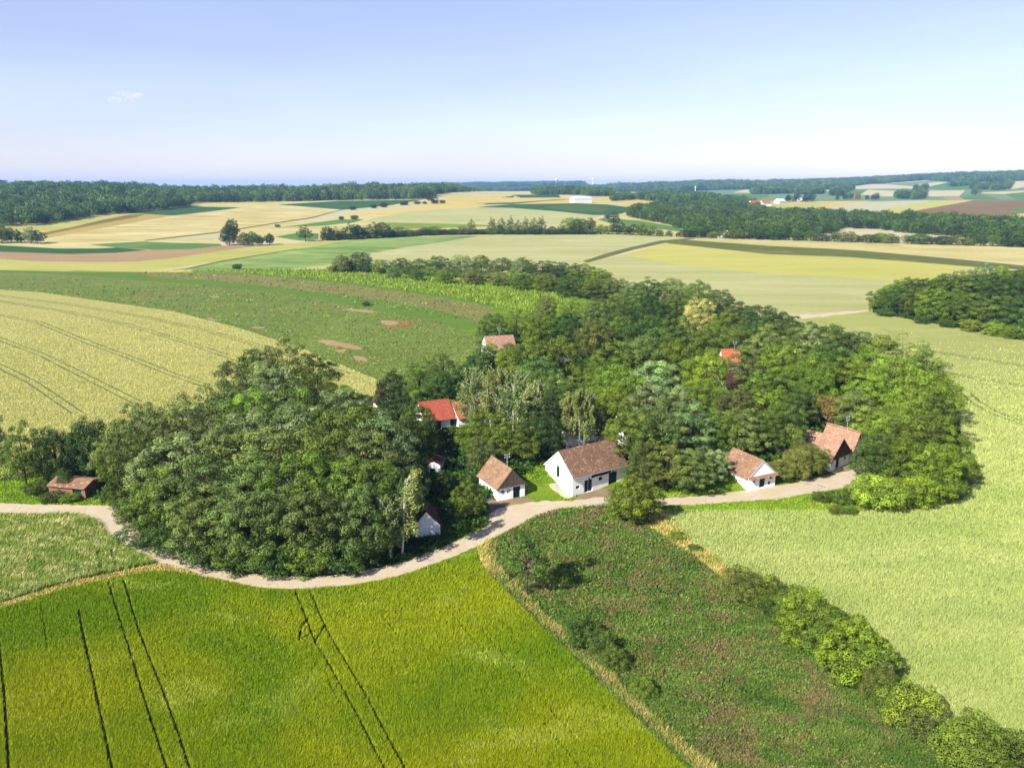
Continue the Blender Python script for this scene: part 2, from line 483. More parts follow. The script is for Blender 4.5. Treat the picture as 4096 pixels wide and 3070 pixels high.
# centre plateau
fld('field', 'pale_wheat', 'F', '-300,340 2212,340 3000,320 3700,330 4300,255 4600,262 4900,300 5600,280 6500,370 6500,640 -300,700')
fld('field', 'pale_wheat', 'F', '3782,315 3862,265 4424,257 4600,264 4342,302')
fld('field', 'gold_wheat', 'F', '3352,376 3512,345 3662,325 3782,314 4342,302 4424,302 4854,300 4964,316 4424,345 4112,350 3772,351')
fld('field', 'dark_crop', 'F', '4424,277 4824,275 4846,300 4500,302')
fld('field', 'dark_crop', 'F', '4330,300 4440,283 4440,300')
fld('field', 'dark_crop', 'F', '4112,350 4424,343 4800,318 4960,318 4700,330 4424,357 4160,362')
fld('field', 'gold_wheat', 'F', '4500,352 4960,318 5274,330 5280,345 4900,352')
fld('field', 'grey_crop', 'F', '2972,412 3312,384 3792,354 3562,386 3112,442 2862,482 2712,502 2500,540 2700,480')
fld('field', 'gold_wheat', 'F', '3012,442 3562,388 3812,352 4212,352 4062,382 3612,412 3312,442 2900,480')
fld('field', 'grey_wheat', 'F', '3262,472 3612,412 3812,398 4212,382 4424,386 4824,420 5204,455 5124,485 4924,545 4424,560 3912,527 3092,517')
fld('field', 'dark_crop', 'F', '4112,382 4424,358 4974,350 5244,360 5444,385 5424,422 5354,452 5124,452 4824,420 4424,390')
fld('field', 'mixed_crop', 'F', '4700,384 4900,366 5150,366 5260,400 5200,430 4900,412')
fld('field', 'pale_wheat', 'F', '5264,345 5500,318 5944,366 5924,384 5624,370 5424,347')
fld('field', 'gold_wheat', 'F', '5324,325 5504,318 5944,366 5924,382 5624,370 5424,346')
fld('field', 'green_crop', 'F', '5164,490 5224,474 5524,500 5944,570 5924,602 5624,562 5274,522')
fld('track', 'road', 'F', '5120,484 5200,462 5280,452 5370,440 5420,424 5425,432 5380,448 5280,462 5200,476')
fld('field', 'green_crop', 'F', '2432,557 2912,492 3152,487 3062,515 2812,542')
fld('field', 'pale_wheat', 'F', '2212,592 2512,558 2812,545 2752,577 2512,617 2212,640')
fld('field', 'green_crop', 'F', '2372,640 2572,605 2752,610 2752,662 2592,672')
fld('field', 'vine_ground', 'F', '3332,515 3912,527 4424,545 3862,562 3342,577')
# left slope
fld('field', 'pale_wheat', 'F', '3000,395 2400,362 2100,384 1560,382 1640,345 2212,338 2900,325 2950,405')
fld('field', 'gold_wheat', 'F', '1630,350 1660,342 2212,340 2500,332 2212,352 1900,356')
fld('field', 'dark_crop', 'F', '2402,361 2912,330 3662,319 3512,342 3362,370 2962,407 2512,374')
fld('field', 'lime_wheat', 'F', '-200,600 130,548 500,513 900,443 1040,436 1260,440 1100,480 800,530 600,575 370,615 200,640')
fld('field', 'brown_field', 'F', '330,612 600,560 900,490 1120,448 1260,443 1180,470 900,520 700,560 400,625')
fld('field', 'ochre_field', 'F', '400,620 700,560 900,520 1180,470 1260,443 1510,455 1300,492 900,562 500,642 385,652')
fld('field', 'dark_crop', 'F', '1040,437 1400,398 1650,377 2090,385 1900,411 1500,456 1240,441')
fld('field', 'wind_wheat', 'F', '385,655 900,561 1300,491 1500,456 1900,411 2212,379 2400,362 2560,373 2950,405 2900,426 2700,470 2500,500 2212,547 1900,597 1500,642 1250,672 800,702 400,700')
fld('field_margin', 'margin', 'F', '1250,668 1500,639 1900,594 2212,544 2500,498 2700,468 2945,404 2955,407 2710,476 2505,507 2212,553 1900,604 1500,650 1250,676')
fld('field', 'grey_crop', 'F', '1500,652 1900,615 2020,622 1960,660 1600,668')
fld('field', 'pale_wheat', 'F', '1220,680 1560,660 1890,655 1900,690 1500,692')
fld('field', 'green_crop', 'F', '770,706 1220,680 1500,690 1900,700 1925,716 1650,746 1400,756 1000,732')
fld('field', 'pale_wheat', 'F', '-300,690 400,705 770,707 1000,731 850,742 -300,715')
fld('field', 'dark_crop', 'F', '-300,708 0,712 500,740 850,740 1000,732 1270,752 1000,778 600,788 0,768 -300,760')
fld('field', 'soil_field', 'F', '-300,760 0,768 600,788 1000,778 1270,752 1650,745 1920,715 2212,722 1900,762 1500,822 1200,852 900,860 300,852 -300,828')
fld('field', 'lime_wheat', 'F', '-300,822 0,828 300,851 900,859 1200,851 1500,821 1900,761 2212,721 2600,690 3000,664 3050,668 2700,722 2400,771 2212,801 1900,851 1500,911 1300,937 600,928 -300,905')
fld('field', 'wind_green', 'F', '1300,935 1600,917 1900,855 2212,801 2500,756 2900,690 3100,655 3400,640 4000,630 4170,632 3900,672 3500,732 3170,785 2850,880 2500,930 2212,945')
fld('field_margin', 'margin', 'F', '1280,940 1600,912 1900,848 2212,798 2560,742 2570,746 2212,806 1900,860 1600,924 1280,950')
fld('field', 'grey_wheat', 'F', '2480,922 2850,880 3170,785 3500,731 3900,671 4150,632 4424,619 4700,606 5100,614 5600,634 5950,650 5700,682 5400,742 5100,815 5030,860 4800,1000 3600,1000 2900,960')
fld('field', 'lime_wheat', 'F', '5030,870 5150,835 5384,795 6000,880 6636,952 7336,990 7790,1022 7640,1060 7506,1200 7390,1330 7200,1370 6600,1420 5900,1400 5100,1100')
fld('field', 'grey_wheat', 'F', '5060,880 5160,838 5384,797 6000,882 6636,954 7336,992 7790,1024 7640,1062 7506,1200 7506,1325 7200,1370 6600,1420 5900,1400 5100,1100')
fld('field', 'yellow_field', 'F', '5384,796 5560,745 5754,694 6000,715 6636,786 7336,814 7936,860 8476,904 8600,960 8300,1000 7790,1024 7336,992 6636,956 5924,890')
fld('field', 'olive_crop', 'F', '5754,694 5874,658 6636,713 7436,758 8236,828 8848,888 9300,940 9300,990 8848,925 8476,904 7936,860 7336,815 6636,789')
fld('field', 'pale_wheat', 'F', '5860,660 5954,650 6636,660 7636,690 8848,728 9400,750 9400,940 8848,868 8236,822 7436,756 6636,717')
fld('field_margin', 'margin', 'F', '5030,850 5230,785 5424,735 5700,672 5960,650 6010,655 5760,690 5480,750 5180,835 5080,862')
# bare lane to the copse and the far side of the wide wheat field
fld('lane', 'road', 'V', '1690,683 1780,676 1880,668 1880,672 1790,681 1700,690')
# mid left
fld('field', 'lime_wheat', 'W', '-200,15 0,18 350,38 600,36 900,30 900,44 600,48 350,44 0,36 -200,30')
fld('grass_strip', 'bright_grass', 'W', '-200,28 0,34 300,40 600,42 1000,46 1400,46 1400,100 -200,100')
fld('vineyard_ground', 'vine_ground', 'W', '840,42 1000,36 1200,32 1540,30 1800,40 2100,70 2700,160 2560,250 2300,205 2180,172 1900,130 1600,92 1300,62 1100,44')
fld('field', 'row_crop', 'W', '640,42 850,46 1100,48 1250,62 1600,100 1900,140 2212,190 2300,215 2212,300 2200,272 2000,240 1800,215 1500,150 1300,118 1000,88 700,66')
fld('grass_strip', 'bright_grass', 'W', '2300,210 2212,186 1900,138 1600,98 1250,60 1100,44 1300,58 1600,88 1900,126 2180,168 2320,200')
fld('grass_strip', 'bright_grass', 'W', '-200,22 0,34 300,46 600,58 700,64 1000,84 1300,114 1500,140 1800,178 2000,212 2200,262 2230,300 2150,312 2000,268 1800,232 1600,190 1300,142 1000,108 700,86 300,56 0,46 -200,40')
fld('field', 'clod_crop', 'W', '-200,40 0,42 300,54 700,84 1000,106 1300,140 1600,188 1800,230 2000,266 2150,312 2300,360 2212,460 2050,560 1850,620 1780,560 1600,480 1400,395 1100,300 800,225 500,180 200,142 -200,110')
for s in ('1460,358 1560,358 1700,398 1660,404 1540,384', '1560,404 1620,402 1600,422 1560,412', '1640,432 1700,436 1720,462 1660,456', '1760,270 1830,268 1870,284 1800,290',
          '970,254 1020,266 1000,272 960,264', '1170,296 1240,296 1230,308 1180,304', '1560,212 1640,216 1780,228 1700,232', '960,150 1040,158 1000,164'):
    fld('bare_patch', 'soil_field', 'W', s)
fld('field', 'near_wheat', 'W', '-300,105 0,124 200,138 500,182 800,224 1100,300 1400,395 1600,480 1800,562 1850,600 1700,700 1200,800 700,860 200,980 -300,1080')
# right and near
fld('field', 'right_wheat', 'V', '1690,692 1780,684 1880,672 1886,645 2050,625 2500,640 2500,790 2700,1000 2700,1900 2350,1760 2140,1690 2060,1612 1935,1508 1815,1428 1675,1306 1568,1228 1500,1176 1425,1110 1400,1098 1700,1095 2000,1075 2090,1010 2000,800 1800,720')
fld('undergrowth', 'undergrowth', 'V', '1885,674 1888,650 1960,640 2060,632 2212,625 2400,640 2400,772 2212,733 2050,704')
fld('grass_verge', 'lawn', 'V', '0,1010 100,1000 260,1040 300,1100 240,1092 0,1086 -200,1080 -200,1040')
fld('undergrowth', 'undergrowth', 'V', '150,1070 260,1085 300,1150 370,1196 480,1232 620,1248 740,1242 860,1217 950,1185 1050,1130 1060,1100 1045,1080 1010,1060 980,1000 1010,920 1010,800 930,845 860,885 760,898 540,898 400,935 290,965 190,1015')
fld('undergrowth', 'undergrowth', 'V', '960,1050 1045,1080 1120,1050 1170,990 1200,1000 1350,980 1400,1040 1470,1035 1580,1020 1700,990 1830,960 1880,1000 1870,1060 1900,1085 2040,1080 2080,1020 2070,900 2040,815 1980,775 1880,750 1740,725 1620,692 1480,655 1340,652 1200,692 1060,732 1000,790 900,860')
fld('lawn', 'lawn', 'V', '1110,1070 1150,1078 1235,1080 1260,1062 1170,985 1200,960 1130,985 1140,1040')
fld('lawn', 'lawn', 'V', '1400,1062 1440,1075 1600,1060 1720,1040 1800,1022 1790,1000 1700,1000 1560,1010 1400,1030')
fld('lawn', 'lawn', 'V', '860,1215 950,1184 1040,1145 1060,1125 1000,1110 960,1120 950,1165 880,1185')
fld('grass_verge', 'lawn', 'V', '1400,1094 1500,1089 1700,1074 1850,1046 1860,1070 1900,1085 2040,1084 2080,1060 2060,1084 1960,1098 1800,1104 1600,1100 1480,1106')
fld('bare_bank', 'bare_bank', 'V', '1740,1076 1780,1080 1860,1086 1990,1092 2040,1088 2000,1102 1900,1106 1800,1100 1740,1090')
fld('fallow', 'fallow_ground', 'V', '1060,1172 1140,1124 1210,1100 1320,1094 1400,1142 1480,1192 1550,1245 1655,1322 1795,1444 1915,1524 2040,1627 2110,1700 2200,1800 1700,1900 1500,1680 1060,1245')
fld('hedge_strip', 'straw_verge', 'V', '1320,1096 1400,1098 1425,1110 1500,1176 1568,1228 1675,1306 1815,1428 1935,1508 2060,1612 2140,1690 2300,1830 2200,1800 2110,1700 2040,1627 1915,1524 1795,1444 1655,1322 1550,1245 1480,1192 1400,1142')
fld('bare_bank', 'bare_soil', 'V', '1690,1372 1760,1430 1900,1535 2030,1640 2070,1700 2000,1690 1870,1560 1780,1470')
fld('meadow', 'meadow_ground', 'V', '-200,1100 0,1107 180,1111 215,1126 250,1166 340,1216 330,1222 150,1258 0,1303 -200,1360')
fld('straw_verge', 'straw_verge', 'V', '-200,1360 0,1302 150,1257 330,1219 360,1217 480,1258 560,1270 410,1238 330,1230 150,1268 0,1314 -200,1375')
fld('barley_field', 'barley_ground', 'V', '-300,1400 0,1313 150,1268 330,1230 400,1236 560,1270 620,1274 760,1264 860,1245 960,1210 1030,1192 1050,1230 1100,1280 1490,1660 1800,1950 -300,1950')
fld('straw_verge', 'straw_verge', 'V', '1030,1185 1065,1168 1070,1230 1130,1290 1330,1480 1520,1660 1830,1950 1800,1950 1490,1660 1100,1282 1045,1230')
fld('lane', 'asphalt', 'V', '1060,1120 1040,1105 1000,1050 960,990 935,950 925,930 985,930 1000,960 1020,1010 1050,1060 1090,1090 1100,1110')
fld('lane', 'asphalt', 'V', '1000,1112 1050,1100 1090,1098 1090,1112 1040,1118 960,1122 930,1128 930,1122')
fld('yard', 'yard', 'V', '1110,1092 1045,1086 1062,1078 1150,1072 1155,1080')
fld('yard', 'yard', 'V', '1232,1082 1262,1062 1345,1046 1400,1062 1380,1050 1420,1040 1440,1075 1320,1074')
fld('lane', 'yard', 'V', '1375,1052 1395,1030 1380,1000 1360,980 1375,975 1400,1000 1430,1040 1460,1060 1500,1074 1440,1078')
fld('yard', 'yard', 'V', '1750,1034 1790,1020 1830,1004 1880,985 1885,1005 1860,1020 1800,1032')
fld('road', 'road', 'V', '-200,1075 0,1085 120,1090 265,1089 272,1115 300,1150 370,1195 480,1229 620,1246 740,1240 860,1215 950,1183 1030,1146 1050,1125 1060,1100 1150,1080 1235,1082 1310,1070 1440,1076 1600,1061 1720,1041 1800,1024 1870,1004 1900,990 1905,1005 1860,1036 1850,1046 1780,1062 1700,1075 1500,1090 1310,1094 1210,1100 1140,1122 1060,1166 960,1208 860,1244 760,1263 620,1273 480,1258 340,1216 250,1166 215,1126 180,1110 0,1106 -200,1100')

def resample(poly, step=5.0):
    out = []
    n = len(poly)
    for i in range(n):
        a, b = poly[i], poly[(i + 1) % n]
        k = max(1, int(math.hypot(b[0] - a[0], b[1] - a[1]) / step))
        for j in range(k):
            out.append((a[0] + (b[0] - a[0]) * j / k, a[1] + (b[1] - a[1]) * j / k))
    return out

def chaikin(poly, it=2):
    for _ in range(it):
        q = []
        n = len(poly)
        for i in range(n):
            a, b = poly[i], poly[(i + 1) % n]
            q += [(a[0] * .75 + b[0] * .25, a[1] * .75 + b[1] * .25), (a[0] * .25 + b[0] * .75, a[1] * .25 + b[1] * .75)]
        poly = q
    return poly

def inside(px, py, poly):
    x, y = np.asarray(px), np.asarray(py)
    res = np.zeros(x.shape, bool)
    P = np.asarray(poly)
    Q = np.roll(P, -1, 0)
    for (x0, y0), (x1, y1) in zip(P, Q):
        if y0 == y1: continue
        c = ((y0 > y) != (y1 > y)) & (x < (x1 - x0) * (y - y0) / (y1 - y0) + x0)
        res ^= c
    return res

rng = np.random.default_rng(7)
WPOLY = []
vv, ee = [], []
for nm, mk, poly, lab in FIELDS:
    pp = np.array(resample(poly, 5.0))
    if nm in ('road', 'lane', 'yard', 'bare_bank', 'straw_verge', 'meadow', 'fallow', 'barley_field', 'hedge_strip', 'bare_patch'):
        pp = np.array(resample(chaikin(poly, 2), 4.0))
        pp = pp + rng.normal(0, 0.42, pp.shape)          # worn, uneven edges
    wp = ground(pp[:, 0], pp[:, 1])
    WPOLY.append(wp)
    b = len(vv)
    vv += [Vector(p) for p in wp]
    ee += [(b + i, b + (i + 1) % len(wp)) for i in range(len(wp))]
# terrain grid points, finer near the camera and inside the view
for r in np.geomspace(12, 15500, 210):
    st = rad(0.9)
    for a in np.arange(rad(-40), rad(40), st):
        a2 = a + rng.uniform(-.3, .3) * st
        vv.append(Vector((r * math.sin(a2), r * math.cos(a2))))
for r in np.geomspace(12, 15500, 50):
    for a in np.arange(rad(46), rad(315), rad(9)):
        vv.append(Vector((r * math.sin(a), r * math.cos(a))))
cv, ce, cf, _, _, _ = delaunay_2d_cdt(vv, ee, [], 0, 1e-3, False)
CV = np.array([(p.x, p.y) for p in cv])
CF = np.array([f for f in cf if len(f) == 3])
cen = CV[CF].mean(1)
own = np.full(len(CF), -1)
for i, wp in enumerate(WPOLY):
    lo, hi = wp.min(0), wp.max(0)
    k = np.nonzero((cen[:, 0] >= lo[0]) & (cen[:, 0] <= hi[0]) & (cen[:, 1] >= lo[1]) & (cen[:, 1] <= hi[1]))[0]
    k = k[inside(cen[k, 0], cen[k, 1], wp)]
    own[k] = i
CZ = hgt(CV[:, 0], CV[:, 1])
V3 = np.column_stack([CV, CZ])
def piece(sel, name, mat, lift=0.0):
    f = CF[sel]
    u, inv = np.unique(f, return_inverse=True)
    P = V3[u].copy()
    P[:, 2] += lift
    o = link(name, np_mesh(name, P, inv.reshape(f.shape), smooth=True), mat)
    o['kind'] = 'structure'
    return o
LIFT = {}
for i, (nm, mk, poly, lab) in enumerate(FIELDS):
    s = own == i
    if s.any(): piece(s, nm, MATS[mk])
piece(own == -1, 'ground', MATS['lawn'])

# ------------------------------------------------------------------ building materials
def plaster_mat(name, c, c2, amt=0.5):
    n = NT(name)
    p = n.node('ShaderNodeTexCoord').outputs['Object']
    a = n.noise(p, 0.7, 5, 0.65, 0.5)
    b = n.noise(n.mapped(p, 0, (2.5, 2.5, 0.35)), 1.5, 4, 0.6)
    f = n.math('MULTIPLY', n.ramp(a, 0.45, 0.7), n.ramp(b, 0.4, 0.7, 0, amt))
    n.col(n.mix(f, srgb(*c, .9), srgb(*c2, .62)))
    n.bump(n.noise(p, 6, 3, 0.6), 0.15, 0.03)
    return n.m
def wood_mat(name, c, c2):
    n = NT(name)
    p = n.node('ShaderNodeTexCoord').outputs['Object']
    a = n.noise(n.mapped(p, 0, (6, 6, 0.6)), 1.5, 4, 0.6)
    t = n.attr('tint')
    c0 = n.mix(n.ramp(a, 0.3, 0.7), srgb(*c, .55), srgb(*c2, .55))
    n.col(n.mix(1.0, c0, n.ramp(t, 0, 1, 0.75, 1.25), 'MULTIPLY'))
    n.b.inputs['Roughness'].default_value = 0.6
    return n.m
TK = 0.42
def tile_mat(name, c1, c2, c3, dirt, dirt_amt=0.6):
    n = NT(name)
    p = n.node('ShaderNodeTexCoord').outputs['Object']
    t = n.attr('tint')
    c = n.mix(n.ramp(t, 0.1, 0.6), srgb(*c1, TK), srgb(*c2, TK))
    c = n.mix(n.ramp(t, 0.9, 0.97), c, srgb(*c3, TK))
    a = n.noise(p, 0.45, 5, 0.65, 0.6)
    c = n.mix(n.ramp(a, 0.40, 0.62, 0, dirt_amt), c, srgb(*dirt, TK))
    b = n.noise(p, 5.0, 3, 0.7)
    c = n.mix(1.0, c, n.ramp(b, 0.3, 0.7, 0.75, 1.25), 'MULTIPLY')
    n.col(c)
    return n.m
def plain_mat(name, c, rough=0.7, metal=0.0):
    n = NT(name)
    p = n.node('ShaderNodeTexCoord').outputs['Object']
    a = n.noise(p, 3.0, 4, 0.6)
    n.col(n.mix(1.0, srgb(*c, .6), n.ramp(a, 0.3, 0.7, 0.85, 1.15), 'MULTIPLY'))
    n.b.inputs['Roughness'].default_value = rough
    n.b.inputs['Metallic'].default_value = metal
    return n.m
M_WHITE = plaster_mat('whitewash', (244, 243, 240), (204, 196, 180), 0.5)
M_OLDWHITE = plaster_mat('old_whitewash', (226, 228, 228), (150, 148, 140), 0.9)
M_BRICKW = plaster_mat('weathered_plaster', (122, 86, 70), (84, 68, 62), 0.9)
M_GREEN = wood_mat('green_paint', (22, 74, 52), (14, 58, 42))
M_BROWNW = wood_mat('dark_board', (82, 62, 48), (58, 44, 36))
M_GREYW = wood_mat('grey_board', (120, 104, 92), (86, 72, 64))
M_DARK = plain_mat('dark_opening', (26, 30, 34), 0.25)
M_FRAME = plain_mat('painted_frame', (208, 214, 220), 0.6)
M_METAL = plain_mat('galvanised', (176, 184, 196), 0.45, 0.3)
M_WIRE = plain_mat('wire', (54, 56, 60), 0.6)
M_STONE = plaster_mat('step_stone', (170, 160, 140), (120, 112, 92), 0.9)
M_SIGN = wood_mat('sign_wood', (66, 46, 32), (48, 34, 26))
M_POLEW = wood_mat('pole_wood', (112, 96, 80), (84, 72, 62))
T_OLD = tile_mat('old_tile', (146, 114, 92), (172, 132, 108), (218, 190, 158), (116, 96, 74), 0.65)
T_MOSSY = tile_mat('mossy_tile', (166, 128, 102), (194, 152, 122), (230, 204, 174), (140, 110, 86), 0.55)
T_PINK = tile_mat('pink_tile', (190, 146, 120), (208, 166, 138), (228, 200, 176), (166, 130, 106), 0.5)
T_RED = tile_mat('red_tile', (194, 98, 76), (204, 108, 84), (216, 124, 98), (176, 88, 70), 0.2)
T_ORANGE = tile_mat('orange_tile', (206, 118, 78), (214, 128, 86), (226, 144, 102), (190, 106, 72), 0.2)
T_DARK = tile_mat('dark_tile', (92, 62, 58), (104, 72, 64), (130, 96, 84), (72, 54, 52), 0.5)
T_THATCH = tile_mat('worn_tile', (176, 138, 110), (192, 154, 124), (214, 182, 150), (140, 112, 90), 0.65)

def wall_panel(mb, O, U, Nin, L, top, holes, depth=0.2):
    """one wall with real openings: O origin, U along, Nin inwards; top(u) height; holes (u0,u1,v0,v1)"""
    O, U, Nin = Vector(O), Vector(U), Vector(Nin)
    Z = Vector((0, 0, 1))
    us = sorted({0.0, L, *([L / 2] if top(L / 2) != top(0) else []), *[h[0] for h in holes], *[h[1] for h in holes]})
    P = lambda u, v, d=0.0: O + U * u + Z * v + Nin * d
    base = -2.5
    for a, b in zip(us[:-1], us[1:]):
        m = (a + b) / 2
        hs = sorted([h for h in holes if h[0] < m < h[1]], key=lambda h: h[2])
        v = base
        for h in hs:
            if h[2] > v + 1e-6: mb.add([P(a, v), P(b, v), P(b, h[2]), P(a, h[2])], [(0, 1, 2, 3)])
            v = h[3]
        mb.add([P(a, v), P(b, v), P(b, top(b)), P(a, top(a))], [(0, 1, 2, 3)])
    for u0, u1, v0, v1 in [h[:4] for h in holes]:
        for q in (((u0, v0), (u0, v1)), ((u0, v1), (u1, v1)), ((u1, v1), (u1, v0)), ((u1, v0), (u0, v0))):
            (a, c), (b, d) = q
            mb.add([P(a, c), P(b, d), P(b, d, depth + .06), P(a, c, depth + .06)], [(0, 1, 2, 3)])

def tiles_on(mb, P0, S, D, N, ls, ld, tw=0.2, te=0.17, rnd=None, jag=0.0):
    """courses of tiles: P0 upper start, S along the ridge, D down the slope, N outwards"""
    rnd = rnd or random.Random(3)
    ny = int(ld / te) + 1
    nx = int(ls / tw)
    tw = ls / nx
    for j in range(ny):
        q0 = j * te - 0.03
        off = (j % 2) * tw * 0.5
        for i in range(nx):
            s0 = i * tw + off
            if s0 + tw > ls + 0.001: s0 = ls - tw
            jz = rnd.uniform(-0.008, 0.012)
            jx = rnd.uniform(-0.008, 0.008)
            a = P0 + S * (s0 + jx + .004) + D * max(q0, 0)
            b = P0 + S * (s0 + tw + jx - .004) + D * max(q0, 0)
            c = b + D * (te + 0.05)
            d = a + D * (te + 0.05)
            hi, lo = N * (0.012 + jz * .3), N * (0.05 + jz)
            mb.add([a + hi, b + hi, c + lo, d + lo, c + N * .006, d + N * .006, a - N * .004, b - N * .004], [(3, 2, 1, 0), (5, 4, 2, 3), (6, 5, 3, 0), (4, 7, 1, 2)], rnd.random())

HOUSES = {}
def house(name, label, A, B, W, eave, ridge, gable='front', zA=0.0, L=None, rot=0.0, base=None, wall=M_WHITE, tile=T_OLD, holes=None, oe=0.35, og=0.15, tw=0.22, te=0.2, cat='house', group=None,
          board=None, cap=True, hip=0.0, slab=None, edge=None):
    """A,B: front corners (world) ; local x along the front, y away from the viewer, z up from the base"""
    A, B = Vector(A), Vector(B)
    d = (B - A); d.z = 0
    L = L or d.length
    rz = math.atan2(d.y, d.x) + rot
    z0 = base if base is not None else 0.0
    root = empty(name, (A.x, A.y, z0), rz)
    tag(root, label, cat, group)
    rn = random.Random(hash(name) % 1000 + int(A.x * 10))
    holes = holes or []
    mb = MB()
    gf = gable == 'front'
    rise = ridge - eave
    flat = lambda u: eave
    gt = lambda u, W_=None: eave + rise * (1 - abs(u / ((L if gf else W) / 2) - 1))
    H = lambda k: [h[1:5] for h in holes if h[0] == k]
    wall_panel(mb, (0, 0, 0), (1, 0, 0), (0, 1, 0), L, gt if gf else flat, H('F'))
    wall_panel(mb, (L, 0, 0), (0, 1, 0), (-1, 0, 0), W, flat if gf else gt, H('R'))
    wall_panel(mb, (L, W, 0), (-1, 0, 0), (0, -1, 0), L, gt if gf else flat, H('B'))
    wall_panel(mb, (0, W, 0), (0, -1, 0), (1, 0, 0), W, flat if gf else gt, H('L'))
    wl_ = mb.build('wall', wall, root)
    # openings: doors and windows
    fr_ = {'F': ((0, 0), (1, 0), (0, 1)), 'R': ((L, 0), (0, 1), (-1, 0)), 'B': ((L, W), (-1, 0), (0, -1)), 'L': ((0, W), (0, -1), (1, 0))}
    for h in holes:
        k, u0, u1, v0, v1, what = h[:6]
        (ox, oy), (ux, uy), (nx, ny) = fr_[k]
        def PT(u, v, dd): return (ox + ux * u + nx * dd, oy + uy * u + ny * dd, v)
        def bx(u0, u1, v0, v1, d0, d1, m=None, t=0.5):
            m = m or MB()
            return m.hexa([PT(u0, v0, d0), PT(u1, v0, d0), PT(u1, v0, d1), PT(u0, v0, d1), PT(u0, v1, d0), PT(u1, v1, d0), PT(u1, v1, d1), PT(u0, v1, d1)], t)
        if what.startswith('door'):
            leaves = 2 if '2' in what else 1
            dm = M_BROWNW if 'brown' in what else M_GREEN
            dw = (u1 - u0) / leaves
            fm_ = MB()
            bx(u0 + .002, u0 + .07, v0, v1 - .002, 0.12, 0.2, fm_); bx(u1 - .07, u1 - .002, v0, v1 - .002, 0.12, 0.2, fm_); bx(u0 + .07, u1 - .07, v1 - .07, v1 - .002, 0.12, 0.2, fm_)
            if leaves == 2: bx((u0 + u1) / 2 - .035, (u0 + u1) / 2 + .035, v0, v1 - .07, 0.1, 0.15, fm_)
            fo = fm_.build('door_frame', M_FRAME if 'pale' in what else dm, root)
            for q in range(leaves):
                m = MB()
                a, b = u0 + .072 + q * (u1 - u0 - .144) / leaves, u0 + .068 + (q + 1) * (u1 - u0 - .144) / leaves
                nb = max(3, int((b - a) / .14))
                for i in range(nb):
                    bx(a + (b - a) * i / nb + .003, a + (b - a) * (i + 1) / nb - .003, v0 + .02, v1 - .075, 0.155 + rn.uniform(0, .006), 0.2, m, rn.random())
                dl = m.build('door', dm, root)
                bx(b - .14, b - .08, v0 + .95, v0 + 1.08, 0.12, 0.158).build('handle', M_METAL, dl)
        elif what == 'window':
            m = MB()
            bx(u0 + .002, u0 + .06, v0 + .002, v1 - .002, .12, .18, m); bx(u1 - .06, u1 - .002, v0 + .002, v1 - .002, .12, .18, m)
            bx(u0 + .06, u1 - .06, v0 + .002, v0 + .06, .12, .18, m); bx(u0 + .06, u1 - .06, v1 - .06, v1 - .002, .12, .18, m)
            wo = m.build('window', M_GREEN if len(h) < 7 else h[6], root)
            bx(u0 + .061, u1 - .061, v0 + .061, v1 - .061, .15, .17).build('pane', M_DARK, wo)
        elif what == 'opening':
            bx(u0 + .003, u1 - .003, v0 + .003, v1 - .003, .2, .24).build('opening', M_DARK, root)
        elif what == 'shutter':
            bx(u0 + .003, u1 - .003, v0 + .003, v1 - .003, .06, .1).build('shutter', M_FRAME, root)
    # roof
    rb = MB(); tb = MB()
    th = 0.12
    if gf: mid, half, run = L / 2, L / 2, W
    else: mid, half, run = W / 2, W / 2, L
    sl = math.hypot(half, rise)
    dx, dz = half / sl, rise / sl
    full = sl + oe
    def R3(s, q, side, n):         # s along the ridge, q down the slope, n outwards
        c = mid + side * (q * dx + n * dz)
        z = ridge - q * dz + n * dx
        return Vector((c, s, z)) if gf else Vector((s, c, z))
    for side in (-1, 1):
        for n0, n1, mbb in ((0.02, 0.02 + th, rb),):
            a, b = -og, run + og
            p = [R3(a, 0.0, side, n0), R3(b, 0.0, side, n0), R3(b, full, side, n0), R3(a, full, side, n0), R3(a, 0.0, side, n1), R3(b, 0.0, side, n1), R3(b, full, side, n1), R3(a, full, side, n1)]
            flip = (side == 1) == gf
            fs = [(0, 3, 2, 1), (4, 5, 6, 7), (0, 1, 5, 4), (1, 2, 6, 5), (2, 3, 7, 6), (3, 0, 4, 7)]
            mbb.add(p, fs if flip else [tuple(reversed(f)) for f in fs])
        S = R3(1, 0, side, 0) - R3(0, 0, side, 0)
        D = R3(0, 1, side, 0) - R3(0, 0, side, 0)
        N = R3(0, 0, side, 1) - R3(0, 0, side, 0)
        tiles_on(tb, R3(-og, 0.02, side, 0.02 + th), S, D, N, run + 2 * og, full, tw, te, rn)
    ro = rb.build('roof', slab or tile, root)
    to = tb.build('roof_tiles', tile, ro)
    to['kind'] = 'stuff'
    if cap:
        cb = MB()
        k = max(3, int((run + 2 * og) / 0.34))
        for i in range(k):
            s0 = -og + (run + 2 * og) * i / k; s1 = -og + (run + 2 * og) * (i + 1) / k + .03
            zz = 0.15 / max(dx, .3)
            pr = []
            for s, e in ((s0, 0.0), (s1, .02)):
                for ang in range(5):
                    t = math.pi * ang / 4
                    c = mid - math.cos(t) * (.15 + e)
                    z = ridge + zz - .08 + math.sin(t) * (.12 + e)
                    pr.append((c, s, z) if gf else (s, c, z))
            cb.add(pr, [(q, q + 1, q + 6, q + 5) for q in range(4)] + [(0, 5, 9, 4)], rn.random())
        cb.build('ridge_cap', tile, ro)
